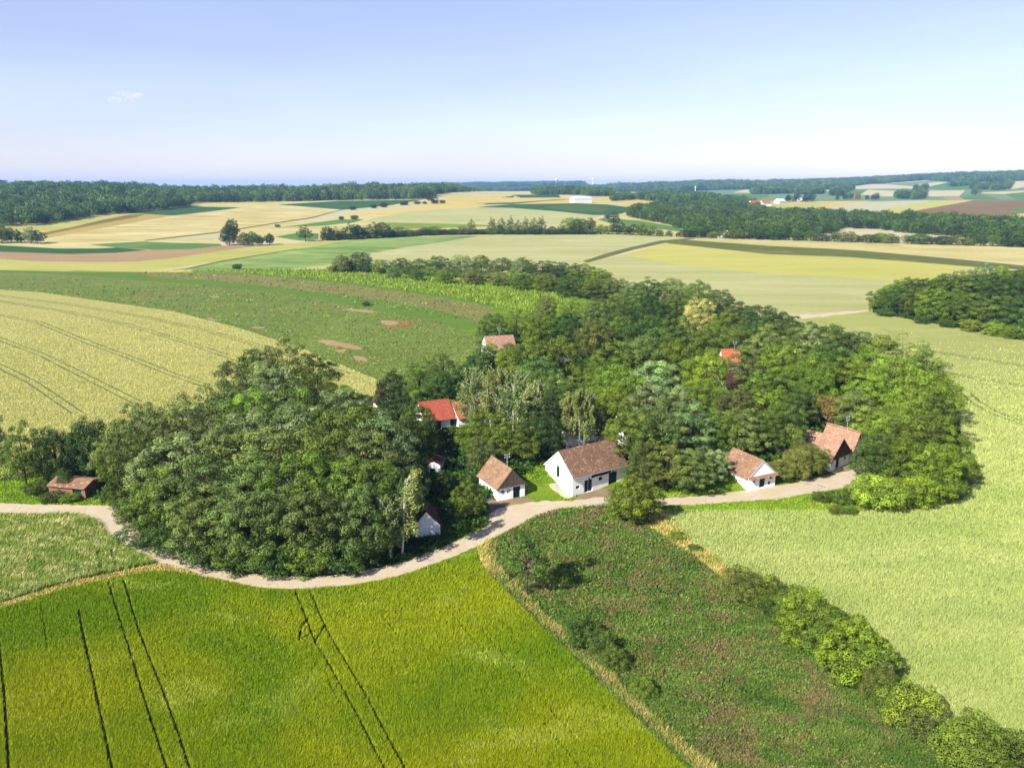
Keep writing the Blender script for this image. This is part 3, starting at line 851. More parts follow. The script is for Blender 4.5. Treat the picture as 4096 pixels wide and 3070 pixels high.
    if board:                     # boarded gable on the front: each plank a part
        nb = int(L / 0.22)
        y0 = -og - 0.03
        for i in range(nb):
            a, b = L * i / nb + .006, L * (i + 1) / nb - .006
            zb = eave - 0.02 + rn.uniform(-.03, .03)
            za, zc = gt(a) + .02, gt(b) + .02
            m = MB().hexa([(a, y0, zb), (b, y0, zb), (b, y0 + .025, zb), (a, y0 + .025, zb), (a, y0, max(za, zb + .01)), (b, y0, max(zc, zb + .01)), (b, y0 + .025, max(zc, zb + .01)), (a, y0 + .025, max(za, zb + .01))], rn.random())
            m.build('plank', board, root)
        if edge is None: edge = board
    if edge:                      # barge boards along the front verge
        for side in (-1, 1):
            a = -og - 0.05
            p = [R3(a, 0, side, -.10), R3(a + .045, 0, side, -.10), R3(a + .045, full, side, -.10), R3(a, full, side, -.10), R3(a, 0, side, .13), R3(a + .045, 0, side, .13), R3(a + .045, full, side, .13), R3(a, full, side, .13)]
            MB().hexa(p).build('barge_board', edge, ro)
    HOUSES[name] = root
    return root, L, W

def local(root, x, y, z):
    return root.matrix_basis @ Vector((x, y, z))

# ---- the large press house by the road
A = at_z(*fr('E', 790, 1050), 3.2) ; B = at_z(*fr('E', 1680, 825), 3.2)
h1, L1, W1 = house('press_house', 'largest white press house with long brown tiled roof and dark wavy sign above green doors', A, B, 7.0, 3.1, 6.1, 'side', tile=T_OLD, tw=.19, te=.165, oe=.3, og=.12,
    holes=[('F', .68, 1.4, .95, 1.47, 'window'), ('F', 2.35, 3.95, 0, 2.0, 'door2pale'), ('F', 5.2, 5.95, 1.35, 1.95, 'window'), ('F', 7.25, 9.0, 0, 2.25, 'door2'),
           ('L', 2.9, 3.75, 1.85, 3.8, 'door'), ('L', 1.2, 1.65, 3.55, 3.75, 'opening'), ('L', 4.95, 5.4, 3.5, 3.7, 'opening')], edge=M_FRAME, cat='house')
m = MB()                          # sign board with a wavy outline
N_ = 14
for i in range(N_):
    u0, u1 = 3.75 + 3.9 * i / N_, 3.75 + 3.9 * (i + 1) / N_
    f = lambda u: 2.12 + .18 * (u - 3.75) / 3.9 + .06 * math.sin((u - 3.75) * 1.9)
    m.hexa([(u0, -.09, f(u0)), (u1, -.09, f(u1)), (u1, -.03, f(u1)), (u0, -.03, f(u0)), (u0, -.09, f(u0) + .42), (u1, -.09, f(u1) + .42), (u1, -.03, f(u1) + .42), (u0, -.03, f(u0) + .42)], .5)
m.build('sign_board', M_SIGN, h1)
for u, v in ((3.2, 2.2), (8.05, 2.45)):
    MB().box(u - .07, u + .07, -.16, -.002, v - .12, v + .1).build('wall_lamp', M_DARK, h1)
MB().tube([(L1 + .02, -.08, 2.95), (L1 + .02, -.08, .02)], [.055, .055], 8).build('downpipe', M_METAL, h1)
MB().tube([(-.1, -.4, 2.88), (L1 + .1, -.4, 2.86)], [.07, .07], 8).build('gutter', M_METAL, h1)
MB().box(-.03, -.002, W1 / 2 - 1.0, W1 / 2 - .78, 1.55, 1.8).build('meter_box', M_DARK, h1)
bpy.context.view_layer.update()
st = empty('stone_stairs', local(h1, -.75, -0.6, 0), h1.rotation_euler.z)
tag(st, 'worn stone stairs climbing the grass bank beside the large press house gable', 'stairs')
rn = random.Random(5)
for i in range(11):
    y0 = i * .42
    _w = local(st, 0, y0 + .2, 0); zt = float(hgt(_w.x, _w.y)) + .2 - .165 * i - .12
    MB().hexa([(-.6 + rn.uniform(-.08, .05), y0, -.6), (.62, y0, -.6), (.62, y0 + .5, -.6), (-.6, y0 + .5, -.6), (-.6 + rn.uniform(-.08, .05), y0, .12 + zt + i * .165), (.62, y0 + rn.uniform(-.03, .03), .13 + zt + i * .165), (.62, y0 + .5, .13 + zt + i * .165), (-.6, y0 + .5, .12 + zt + i * .165)], rn.random()).build('step', M_STONE, st)

# ---- small house with the boarded gable
A = at_z(*fr('G', 1165, 1193)); B = at_z(524.8, 495.5)
h2, L2, W2 = house('cellar_house', 'small white house with grey plank gable and rooftop mast beside the asphalt lane', A, B, 6.5, 2.1, 4.6, 'front', tile=T_THATCH, board=M_GREYW, og=.25, oe=.35,
    holes=[('F', L_ * k0, L_ * k1, v0, v1, w_) for L_ in [(B - A).length] for k0, k1, v0, v1, w_ in ((.56, .83, 0, 1.85, 'door2'), (.13, .23, 1.25, 1.6, 'window'), (.33, .45, .95, 1.7, 'shutter'))])

# ---- white house with the pent strip of tiles
A = at_z(*fr('S', 610, 975)); B = at_z(*fr('S', 945, 905))
L_ = (B - A).length
h3, L3, W3 = house('cellar_house', 'white house with plastered gable above a strip of tiles, on the mown bank', A, B, 7.0, 1.95, 4.3, 'front', tile=T_MOSSY, og=.02, oe=.25, edge=M_FRAME,
    holes=[('F', L_ * .40, L_ * .61, 0, 1.65, 'door'), ('F', L_ * .15, L_ * .25, 1.05, 1.35, 'window'), ('F', L_ * .77, L_ * .88, 1.15, 1.45, 'window'), ('F', L_ * .73, L_ * .83, .2, .8, 'window', M_FRAME)])
tb = MB(); rn = random.Random(8)
tiles_on(tb, Vector((-.15, -.04, 2.1)), Vector((1, 0, 0)), Vector((0, -.8, -.6)), Vector((0, -.6, .8)), L3 + .3, .42, .22, .2, rn)
tb.build('pent_strip', T_MOSSY, h3)
MB().tube([(-.3, 2.6, .8), (-.3, 2.6, 2.5)], [.05, .05], 8).build('vent_pipe', M_METAL, h3)

# ---- house with the dark boarded gable and its neighbour
A = at_z(*fr('S', 1640, 735)); B = at_z(*fr('S', 1880, 630))
L_ = (B - A).length
h4, L4, W4 = house('cellar_house', 'white house with dark brown boarded gable and pink tiled roof near the lane end', A, B, 7.5, 1.9, 4.9, 'front', tile=T_PINK, board=M_BROWNW, og=.3, oe=.4,
    holes=[('F', L_ * .28, L_ * .46, 0, 1.7, 'doorbrown'), ('F', L_ * .70, L_ * .82, 1.0, 1.55, 'window', M_FRAME), ('F', L_ * .05, L_ * .13, .8, 1.4, 'opening')])
A5 = at_z(*fr('S', 1905, 620)); B5 = at_z(*fr('S', 2045, 585))
L_ = (B5 - A5).length
h5, L5, W5 = house('cellar_house', 'white house with pale pink roof and tall mast, behind the brown boarded gable', A5, B5, 5.6, 2.2, 5.0, 'front', tile=T_PINK, og=.45, oe=.35, rot=.1,
    holes=[('F', L_ * .45, L_ * .68, 0, 2.0, 'door')])

# ---- red roofed house
A = at_z(*fr('G', 470, 425), 3.0 + 1.6); B = at_z(*fr('G', 748, 388), 3.0 + 1.6)
h7, L7, W7 = house('cellar_house', 'white house with bright red tiled roof at the head of the asphalt lane', A, B, 6.0, 2.5, 5.0, 'side', base=2.1, tile=T_RED, tw=.3, te=.34, oe=.25,
    holes=[('F', 5.0, 6.2, 0, 2.0, 'door2'), ('F', 7.6, 8.1, 1.35, 1.85, 'opening'), ('F', 2.0, 3.2, 0, 2.0, 'door2')])
# ---- orange roof half hidden by the birches
A = at_z(*fr('G', 790, 405), 4.4); B = at_z(*fr('G', 930, 385), 4.4)
house('cellar_house', 'white house with orange tiled roof mostly hidden behind the birches', A, B, 6.0, 2.4, 4.6, 'side', base=2.0, L=6.5, tile=T_ORANGE, tw=.3, te=.34)
# ---- whitewashed gable in the shade of the grove
A = at_z(*fr('G', 360, 1548)); B = at_z(*fr('G', 620, 1520))
house('cellar_house', 'stained whitewashed gable in deep shade behind the birch pair', A, B, 6.0, 1.6, 3.7, 'front', wall=M_OLDWHITE, tile=T_DARK, og=.05, oe=.2, edge=None)
# ---- low white cellar front beside the asphalt lane
A = at_z(*fr('G', 497, 950)); B = at_z(*fr('G', 620, 955))
L_ = (B - A).length
house('cellar_hut', 'low white cellar front with dark doorway in shade beside the asphalt lane', A, B, 3.5, 1.9, 2.5, 'front', wall=M_OLDWHITE, tile=T_DARK, og=.0, oe=.1, cap=False, holes=[('F', L_ * .2, L_ * .6, 0, 1.3, 'opening')], cat='cellar')
# ---- gable with the black loft opening behind the large press house
A = at_z(*fr('E', 1385, 480), 2.1); B = at_z(*fr('E', 1625, 575), 2.1)
L_ = (B - A).length
h11, _, _ = house('cellar_house', 'white gable with tall black loft opening behind the large press house roof', A, B, 7.0, 2.6, 5.4, 'front', base=2.1, tile=T_DARK, og=.05, oe=.2,
    holes=[('F', L_ * .36, L_ * .54, 2.6, 4.2, 'opening')])
# ---- long house behind the white birch stems
A = at_z(*fr('E', 690, 590), 2.1); B = at_z(*fr('E', 1330, 470), 2.1)
h12, _, _ = house('cellar_house', 'white house with dark tiled roof behind the tall white birch stems', A, B, 6.0, 2.5, 5.6, 'side', base=2.1, tile=T_DARK, og=.1, oe=.2,
    holes=[('F', 5.8, 6.6, 1.1, 1.7, 'opening')])
# ---- roofs that peep out of the grove
A = at_z(*fr('U', 333, 655), 4.6); B = at_z(*fr('U', 585, 640), 4.6)
h8, L8, W8 = house('cellar_house', 'house with faded pink tiled roof and mast at the crop field edge of the grove', A, B, 6.5, 2.5, 5.2, 'side', base=2.1, tile=T_PINK, tw=.3, te=.3)
A = at_z(*fr('T', 500, 440), 6.0); B = at_z(*fr('T', 622, 440), 6.0)
h9, L9, W9 = house('cellar_house', 'house with vivid orange tiled roof in the middle of the grove', A, B, 5.5, 3.9, 6.9, 'side', base=2.1, tile=T_ORANGE, tw=.3, te=.34, edge=None,
    holes=[('F', L_ * .3, L_ * .5, 2.2, 2.9, 'opening')])
A = at_z(*fr('T', 535, 610), 4.4); B = at_z(*fr('T', 660, 590), 4.4)
h10, L10, W10 = house('cellar_house', 'house with purplish brown roof in shade below the vivid orange roof', A, B, 6.0, 2.3, 4.8, 'side', base=2.1, tile=T_DARK, tw=.3, te=.3)
A = at_z(*fr('U', 965, 830), 2.1); B = at_z(*fr('U', 1055, 815), 2.1)
house('cellar_house', 'shaded pale gable in the dark gap of the grove above the birches', A, B, 6.0, 2.4, 5.0, 'front', base=2.1, wall=M_OLDWHITE, tile=T_DARK, og=.0)
A = at_z(*fr('G', 70, 410), 2.0); B = at_z(*fr('G', 190, 395), 2.0)
h14, L14, W14 = house('cellar_house', 'pale gable with mast just above the crowns of the rounded grove', A, B, 6.0, 2.6, 5.2, 'front', base=2.0, tile=T_DARK, og=.0)
A = at_z(*fr('V', 1483, 1040), 1.0); B = at_z(*fr('V', 1512, 1036), 1.0)
house('cellar_hut', 'small whitewashed cellar front half buried under shrubs on the mown bank', A, B, 3.0, 1.7, 2.1, 'front', base=1.0, wall=M_OLDWHITE, tile=T_DARK, og=.0, oe=.05, cap=False, cat='cellar')
# ---- ruined brick hut
A = at_z(*fr('V', 108, 1072)); B = at_z(*fr('V', 186, 1079))
L_ = (B - A).length
house('brick_hut', 'ruined brick hut with green door and collapsing tiled roof under a dark tree', A, B, 4.0, 1.8, 2.5, 'side', wall=M_BRICKW, tile=T_MOSSY, tw=.3, te=.3, oe=.15, cap=False, cat='hut',
    holes=[('F', L_ * .66, L_ * .9, 0, 1.7, 'door')])

# ---- masts, poles and wires
def mast(name, label, root, x, y, z0, h, arms=2, cat='mast'):
    p = local(root, x, y, z0)
    e = empty(name, p, root.rotation_euler.z)
    tag(e, label, cat, None)
    MB().tube([(0, 0, -.6), (0, 0, h)], [.06, .05], 8).build('pole', M_METAL, e)
    for i in range(arms):
        z = h - .12 - .45 * i
        a = MB().box(-.45, .45, -.04, .04, z - .04, z + .04).build('crossarm', M_METAL, e)
        for s in (-.38, .38):
            MB().tube([(s, 0, z + .04), (s, 0, z + .12), (s, 0, z + .2)], [.05, .07, .03], 6).build('insulator', M_FRAME, a)
    return p + Vector((0, 0, h))
mp2 = mast('roof_mast', 'galvanised mast on the roof of the small plank gabled house', h2, L2 / 2 - .1, 1.2, 4.6, 2.2)
mp5 = mast('roof_mast', 'galvanised double armed mast on the pale pink roof near the lane end', h5, L5 / 2, 2.2, 5.0, 2.3)
mp8 = mast('roof_mast', 'galvanised mast on the faded pink roof beside the crop field', h8, L8 * .52, W8 / 2, 5.2, 2.2)
mp9 = mast('roof_mast', 'galvanised mast on the vivid orange roof in the grove', h9, L9 * .75, W9 / 2, 6.9, 2.0)
mp12 = mast('roof_mast', 'grey mast on the dark roof behind the tall white birch stems', h12, 7.4, 3, 5.6, 2.4)
mp14 = mast('roof_mast', 'galvanised mast above the pale gable hidden in the rounded grove', h14, L14 / 2, 1.5, 5.2, 2.2)
pb = G(*fr('T', 523, 640))
e = empty('utility_pole', pb)
tag(e, 'wooden utility pole in front of the purplish brown roof', 'pole')
MB().tube([(0, 0, -.3), (0, 0, 7.2)], [.14, .1], 8).build('pole', M_POLEW, e)
MB().box(-.6, .6, -.05, .05, 6.7, 6.8).build('crossarm', M_POLEW, e)
def wire(a, b, sag, label):
    a, b = Vector(a), Vector(b)
    n = 24
    p = [a.lerp(b, i / n) - Vector((0, 0, sag * 4 * (i / n) * (1 - i / n))) for i in range(n + 1)]
    o = MB().tube(p, [.014] * (n + 1), 4).build('overhead_wire', M_WIRE)
    tag(o, label, 'wire')
for k, dz in (('upper', 0.0), ('lower', -.45)):
    wire(mp2 + Vector((0, 0, dz)), mp12 + Vector((0, 0, dz)), 1.0, k + ' overhead wire from the plank gabled house to the mast behind the birches')
    wire(mp2 + Vector((0, 0, dz)), mp14 + Vector((0, 0, dz)), 1.6, k + ' overhead wire crossing the asphalt lane towards the rounded grove')
    wire(mp9 + Vector((0, 0, dz)), pb + Vector((0, 0, 6.8 + dz)), .8, k + ' overhead wire between the orange roof and the wooden pole')

# ---- far buildings
def far_house(name, label, px, py, L, W, eave, ridge, wall, tile, rot=0.2, gable='side', cat='house', group=None):
    p = G(px, py)
    A = Vector((p.x, p.y, 0)); B = A + Vector((math.cos(rot), math.sin(rot), 0))
    return house(name, label, A, B, W, eave, ridge, gable, L=L, base=p.z, wall=wall, tile=tile, tw=1.2, te=1.0, cap=False, cat=cat, group=group, oe=.4)
M_BARN = plain_mat('sheet_metal', (226, 230, 234), 0.5)
far_house('barn', 'long white farm shed alone among the plateau fields', *fr('F', 4960, 346), 32, 20, 6.5, 9.5, M_BARN, M_BARN, rot=.3, cat='barn')
far_house('house', 'tiny white house at the foot of the wooded belt', *fr('F', 6230, 656), 11, 9, 3.2, 7.5, M_WHITE, T_DARK, rot=.3, gable='front')
far_house('cellar_house', 'tiny white gable at the back edge of the vineyard, under the hedgerow', *fr('F', 3355, 948), 5, 5, 2, 4.5, M_WHITE, M_BARN, rot=.5, gable='front')
far_house('cellar_house', 'tiny white hut with mast at the vineyard end of the hedgerow', *fr('F', 4060, 1000), 4.5, 5, 1.6, 3.6, M_WHITE, M_BARN, rot=.5, gable='front')
far_house('cellar_house', 'low pink roofed hut hidden in the hedgerow above the vineyard', *fr('F', 4670, 1050), 7, 5, 1.9, 3.6, M_WHITE, T_PINK, rot=.0)
for i, (x, y, rf, lab) in enumerate(((6490, 372, T_RED, 'distant red roofed house at the valley wood, paired with a dark barn'), (6590, 372, T_ORANGE, 'distant orange roofed house right of the valley farm pair'),
                                     (6730, 352, M_BARN, 'distant long white shed below the valley trees'), (6930, 336, T_PINK, 'distant pink walled farmhouse between two round trees'),
                                     (6300, 378, T_DARK, 'distant dark roofed farmhouse at the valley wood'), (6260, 300, T_RED, 'far off red roofed house on the pale hillside'), (5995, 276, M_BARN, 'far off white shed in the pale valley field'))):
    far_house('farmhouse', lab, *fr('F', x, y), 20, 12, 5, 9, M_WHITE, rf, rot=.2 + .2 * i)
for i, (x, y, lab) in enumerate(((4808, 188, 'white radar dome on the far blue hill, the lower one'), (5124, 184, 'white radar dome on the top of the far blue hill'))):
    p = G(*fr('F', x, y + 6))
    e = empty('radar_dome', p); tag(e, lab, 'dome')
    MB().tube([(0, 0, -5), (0, 0, 30)], [4, 3], 10).build('tower', M_BARN, e)
    MB().tube([(0, 0, 30 + 15 * t) for t in (0, .15, .35, .6, .8, .93, 1)], [4.5, 8, 10, 10, 8, 4.5, .5], 14).build('dome', M_BARN, e, True)
p = G(*fr('F', 6006, 268))
e = empty('silo_tower', p); tag(e, 'slim white mast tower standing in the pale valley field', 'tower')
MB().tube([(0, 0, -2), (0, 0, 20)], [1.3, 1.1], 10).build('shaft', M_BARN, e)
MB().tube([(0, 0, 20), (0, 0, 23)], [2, 2], 10).build('head', M_BARN, e)

# ------------------------------------------------------------------ trees
def leaf_mat(name='leaves', trans=0.16, spec=0.22, rough=0.5, hi=(1.3, 1.22, 1.12), rnd=(.85, 1.15)):
    n = NT(name)
    oi = n.node('ShaderNodeObjectInfo')
    t = n.attr('tint')
    base = n.mix(1.0, oi.outputs['Color'], n.ramp(oi.outputs['Random'], 0, 1, *rnd), 'MULTIPLY')
    c = n.mix(1.0, base, n.ramp(t, 0, 1, 0.5, 1.4), 'MULTIPLY')
    lite = n.mix(1.0, c, (*hi, 1), 'MULTIPLY')
    c = n.mix(n.ramp(t, 0.72, 1.0), c, lite)
    n.col(c)
    n.b.inputs['Specular IOR Level'].default_value = spec
    n.b.inputs['Roughness'].default_value = rough
    tr = n.node('ShaderNodeBsdfTranslucent')
    n.l.new(n.mix(1.0, c, (1.05, 1.1, 0.55, 1), 'MULTIPLY'), tr.inputs['Color'])
    mx = n.node('ShaderNodeMixShader')
    mx.inputs[0].default_value = trans
    n.l.new(n.b.outputs[0], mx.inputs[1]); n.l.new(tr.outputs[0], mx.inputs[2])
    n.l.new(mx.outputs[0], n.out.inputs['Surface'])
    return n.m
def bark_mat(name, c1, c2, birch=False):
    n = NT(name)
    p = n.node('ShaderNodeTexCoord').outputs['Object']
    a = n.noise(n.mapped(p, 0, (3, 3, 1.0) if not birch else (1, 1, 5)), 2.0, 4, 0.65)
    n.col(n.mix(n.ramp(a, 0.4, 0.62) if not birch else n.ramp(a, 0.58, 0.66), srgb(*c1, .6), srgb(*c2, .6)))
    return n.m
M_LEAF = leaf_mat()
M_FARLEAF = leaf_mat('far_leaves', rnd=(.55, 1.6))
M_BARK = bark_mat('bark', (76, 62, 50), (50, 42, 35))
M_BIRCH = bark_mat('birch_bark', (226, 222, 212), (60, 54, 50), True)
M_GREYBARK = bark_mat('grey_bark', (150, 134, 112), (112, 98, 82))

def leaves_mesh(name, P, Nrm, size, tint, g, aspect=0.6):
    n = len(P)
    Nrm = Nrm / np.maximum(np.linalg.norm(Nrm, axis=1, keepdims=True), 1e-6)
    r = g.normal(size=(n, 3))
    T = np.cross(Nrm, r); T /= np.maximum(np.linalg.norm(T, axis=1, keepdims=True), 1e-6)
    Bn = np.cross(Nrm, T)
    s = size[:, None]
    fold = Nrm * s * 0.22
    V = np.stack([P - T * s - fold, P + Bn * s * aspect, P + T * s - fold, P - Bn * s * aspect], 1).reshape(-1, 3)
    Fc = np.arange(4 * n).reshape(n, 4)
    return np_mesh(name, V, Fc, False, {'tint': tint})

def gen_tree(seed, H=12.0, R=5.0, base=0.1, ls=0.135, cr=0.2, per=230, flat=0.8, space=1.75, rough=0.24, droop=0.0, trunk=0.26, mat=None, gaps=0.0, top=1.0, inner=14, far=False):
    """crown of separate leafy clumps set on an uneven shell, with dark room between them"""
    g = np.random.default_rng(seed)
    zc0, zc1 = H * base, H * .97
    cz = zc0 + (zc1 - zc0) * .46
    hu, hd = zc1 - cz, cz - zc0
    ph = g.uniform(0, 6.28, 6)
    def env(d):
        a = math.atan2(d[1], d[0])
        m = 1 + rough * (math.sin(2 * a + ph[0]) * .4 + math.sin(3 * a + ph[1] + 2 * d[2]) * .5 + math.sin(5 * a + ph[2] - 3 * d[2]) * .45 + math.sin(4 * d[2] + ph[3]) * .4)
        return np.array([d[0] * R * m, d[1] * R * m, d[2] * (hu if d[2] > 0 else hd) * (1 + (m - 1) * .6)])
    cl = []
    tries = 0
    while tries < 1600:
        tries += 1
        d = g.normal(size=3); d /= np.linalg.norm(d)
        if d[2] < -.8: continue
        r = R * cr * g.uniform(.7, 1.35)
        p = env(d) * g.uniform(.74, .98)
        c = p + np.array([0, 0, cz])
        if c[2] < r * .5: c[2] = r * .5
        if all(np.linalg.norm((c - q[0]) * np.array([1, 1, 1.15])) > space * .5 * (r + q[1]) for q in cl):
            cl.append((c, r, d))
    if gaps: cl = [q for q in cl if g.random() > gaps]
    nsh = len(cl)
    for i in range(inner):
        d = g.normal(size=3); d /= np.linalg.norm(d)
        cl.append((env(d) * .5 + np.array([0, 0, cz]), R * cr * 1.4, d))
    Ps, Ns, Ts = [], [], []
    for i, (c, r, d) in enumerate(cl):
        k = int(per * (r / (R * cr)) ** 2 * (.6 if i >= nsh else 1))
        o = g.normal(size=(int(k * 1.7), 3)); o /= np.linalg.norm(o, axis=1, keepdims=True)
        o = o[(o @ d * .6 + o[:, 2] * .6) > -.45][:k]
        k = len(o)
        bump = 1 + .22 * np.sin(o[:, 0] * 4 + i) * np.sin(o[:, 1] * 4 + 2 * i) + .15 * np.sin(o[:, 2] * 6 + i)
        p = c + o * (r * bump * g.uniform(.72, 1.06, k))[:, None] * np.array([1.08, 1.08, flat])
        if droop: p[:, 2] -= droop * (g.random(k) ** 1.6) * 1.4
        Ps.append(p)
        Ns.append(o * np.array([1, 1, 1 / flat]) + np.array([0, 0, .15]) + g.normal(size=(k, 3)) * .33)
        Ts.append(np.clip(g.normal(.5, .17) + g.normal(0, .13, k), 0, 1))
    P = np.concatenate(Ps); N_ = np.concatenate(Ns); T = np.concatenate(Ts)
    ok = P[:, 2] > 0.1
    P, N_, T = P[ok], N_[ok], T[ok]
    crown = leaves_mesh('crown', P, N_, ls * g.uniform(.65, 1.35, len(P)), T, g)
    crown.materials.append(M_LEAF)
    mb = MB()
    lean = g.uniform(-.5, .5, 2) * R / 5
    tz = H * max(base, .15) + H * .12
    fork = np.array([lean[0] * .6, lean[1] * .6, tz])
    mb.tube([(0, 0, -.4), (lean[0] * .25, lean[1] * .25, tz * .5), tuple(fork), (lean[0], lean[1], tz + (H - tz) * .5), (lean[0] * .8, lean[1] * .8, H * .88)], [trunk * 1.25, trunk, trunk * .85, trunk * .5, trunk * .12], 7)
    for c, r, d in cl[:nsh:max(1, nsh // 18)]:
        s = fork + np.array([0, 0, g.uniform(-.1, .35) * (H - tz) * .6])
        m_ = s * .5 + c * .5 + np.array([0, 0, g.uniform(-.06, .02) * H])
        mb.tube([tuple(s), tuple(m_), tuple(c)], [trunk * .42, trunk * .26, trunk * .08], 5)
        for q in cl[:nsh]:
            if 0.1 < np.linalg.norm(q[0] - c) < R * .45 and g.random() < .35:
                mb.tube([tuple(m_ * .4 + c * .6), tuple(q[0])], [trunk * .15, trunk * .05], 4)
    tm = mb.mesh('trunk', True)
    tm.materials.append(mat or M_BARK)
    return tm, crown

def gen_birch(seed, H=13.0, R=3.6, stems=2, leaves=9000, ls=0.15):
    g = np.random.default_rng(seed)
    mb = MB(); Ps, Ns, Ts = [], [], []
    for s in range(stems):
        a0 = g.uniform(0, 6.28)
        b = np.array([math.cos(a0), math.sin(a0), 0]) * .5 * (s > 0)
        tip = np.array([math.cos(a0) * R * .35, math.sin(a0) * R * .35, H * g.uniform(.84, .92)])
        pth = [b + (tip - b) * f + np.array([math.sin(f * 5 + s) * .25, math.cos(f * 4) * .2, 0]) * f for f in np.linspace(0, 1, 7)]
        pth[0] = pth[0] - np.array([0, 0, .4])
        mb.tube([tuple(p) for p in pth], [.15, .13, .11, .09, .065, .035, .012], 6)
        nb = 15
        for i in range(nb):
            f = .26 + .76 * i / nb
            st = b + (tip - b) * f
            a = g.uniform(0, 6.28)
            ln = R * (1.15 - f * .75) * g.uniform(.6, 1.1)
            e = st + np.array([math.cos(a) * ln, math.sin(a) * ln, ln * g.uniform(.5, 1.0) + .5 * (f > .8)])
            mid = (st + e) / 2 + np.array([0, 0, .2])
            mb.tube([tuple(st), tuple(mid), tuple(e)], [.055, .035, .012], 4)
            nst = 13
            k = leaves // (stems * nb * nst)
            for q in range(nst):
                u = g.uniform(.25, 1.05)
                o = st + (e - st) * u + g.normal(size=3) * .28
                ll = g.uniform(.5, 1.9)
                tt = g.random(k)
                p = np.tile(o, (k, 1)) + np.column_stack([g.normal(0, .13, k) + .35 * tt, g.normal(0, .13, k) + .15 * tt, -tt * ll])
                Ps.append(p)
                Ns.append(g.normal(size=(k, 3)) + np.array([-.4, -.5, .4]))
                Ts.append(np.clip(g.normal(.5, .13) + g.normal(0, .16, k) - .1 * tt, 0, 1))
    P = np.concatenate(Ps); N_ = np.concatenate(Ns); T = np.concatenate(Ts)
    ok = P[:, 2] > .3
    crown = leaves_mesh('crown', P[ok], N_[ok], ls * g.uniform(.7, 1.3, ok.sum()), T[ok], g, .55)
    crown.materials.append(M_LEAF)
    tm = mb.mesh('trunk', True); tm.materials.append(M_BIRCH)
    return tm, crown

def gen_bare(seed, H=9.0, R=4.0, leaves=1500, ls=.15, mat=None, low=False):
    g = np.random.default_rng(seed)
    mb = MB(); Ps = []
    def grow(p, d, ln, r, lev):
        n = 3
        path = [p]
        for i in range(n):
            d = d + g.normal(size=3) * .22 + np.array([0, 0, .06]); d = d / np.linalg.norm(d)
            path.append(path[-1] + d * ln / n)
        mb.tube([tuple(q) for q in path], list(np.linspace(r, r * .45, n + 1)), 5 if lev < 2 else 3, cap=False)
        if lev >= 4:
            Ps.append(path[-1]); return
        for i in range(3 if lev else 6):
            a = g.normal(size=3); a = a / np.linalg.norm(a)
            nd = d * (.75 if lev else .4) + a * .75 + np.array([0, 0, .2 if not low else .05])
            q = path[g.integers(1, n + 1)]
            grow(q, nd / np.linalg.norm(nd), ln * g.uniform(.55, .8), r * .5, lev + 1)
    grow(np.array([0, 0, -.3]), np.array([.05, .02, 1.0]), H * (.42 if not low else .2), .2 if not low else .09, 0)
    P0 = np.array(Ps)
    idx = g.integers(0, len(P0), leaves)
    P = P0[idx] + g.normal(size=(leaves, 3)) * .35
    crown = leaves_mesh('crown', P, g.normal(size=(leaves, 3)) + np.array([0, 0, .5]), ls * g.uniform(.6, 1.3, leaves), np.clip(g.normal(.5, .2, leaves), 0, 1), g)
    crown.materials.append(M_LEAF)
    tm = mb.mesh('trunk', True); tm.materials.append(mat or M_GREYBARK)
    return tm, crown

PROTO = {
    'locust': [gen_tree(q, 12, 5.2, .06, .135, .19, 250, .72, 1.95, .28) for q in (11, 12, 13, 14)],
    'broad': [gen_tree(q, 12, 5.2, .04, .135, .21, 280, .88, 1.85, .26) for q in (21, 22, 23, 24)],
    'airy': [gen_tree(q, 12, 5.0, .16, .13, .2, 200, .75, 1.85, .32, gaps=.14, inner=8) for q in (31, 32)],
    'tall': [gen_tree(q, 15, 3.2, .12, .14, .28, 210, .9, 1.8, .3, gaps=.1, inner=8) for q in (41, 42)],
    'bush': [gen_tree(q, 4, 2.6, .0, .085, .22, 170, .85, 1.6, .28, trunk=.09, inner=8) for q in (51, 52, 53)],
    'small': [gen_tree(q, 6, 2.3, .36, .1, .26, 130, .75, 1.8, .4, trunk=.12, gaps=.2, mat=M_GREYBARK, inner=5) for q in (61,)],
    'droop': [gen_tree(q, 11, 4.6, .04, .13, .2, 220, .8, 1.7, .28, droop=.9) for q in (71, 72)],
    'birch': [gen_birch(81), gen_birch(82, stems=3, R=4.2), gen_birch(83, stems=1, R=3.0, leaves=6500)],
    'dead': [gen_bare(91, leaves=2200)],
    'twiggy': [gen_bare(95, 4.0, 2.5, 500, .1, low=True)],
    'palewalnut': [gen_tree(q, 7.6, 3.6, .03, .11, .2, 230, .88, 1.62, .24, trunk=.16) for q in (101, 102)],
}
REFH = {'locust': 12, 'broad': 12, 'airy': 12, 'tall': 15, 'bush': 4, 'small': 6, 'droop': 11, 'birch': 13, 'dead': 9, 'twiggy': 4, 'palewalnut': 7.6}
TINT = {'locust': (92, 110, 50), 'grey': (110, 130, 78), 'mid': (84, 104, 30), 'deep': (63, 86, 28), 'bright': (98, 120, 30), 'lime': (112, 130, 40), 'olive': (94, 104, 44), 'birch': (120, 134, 72),
        'pale': (136, 146, 80), 'yellow': (128, 136, 38), 'brown': (140, 112, 56), 'blue': (72, 98, 42), 'dark': (50, 72, 26), 'flower': (146, 148, 84)}
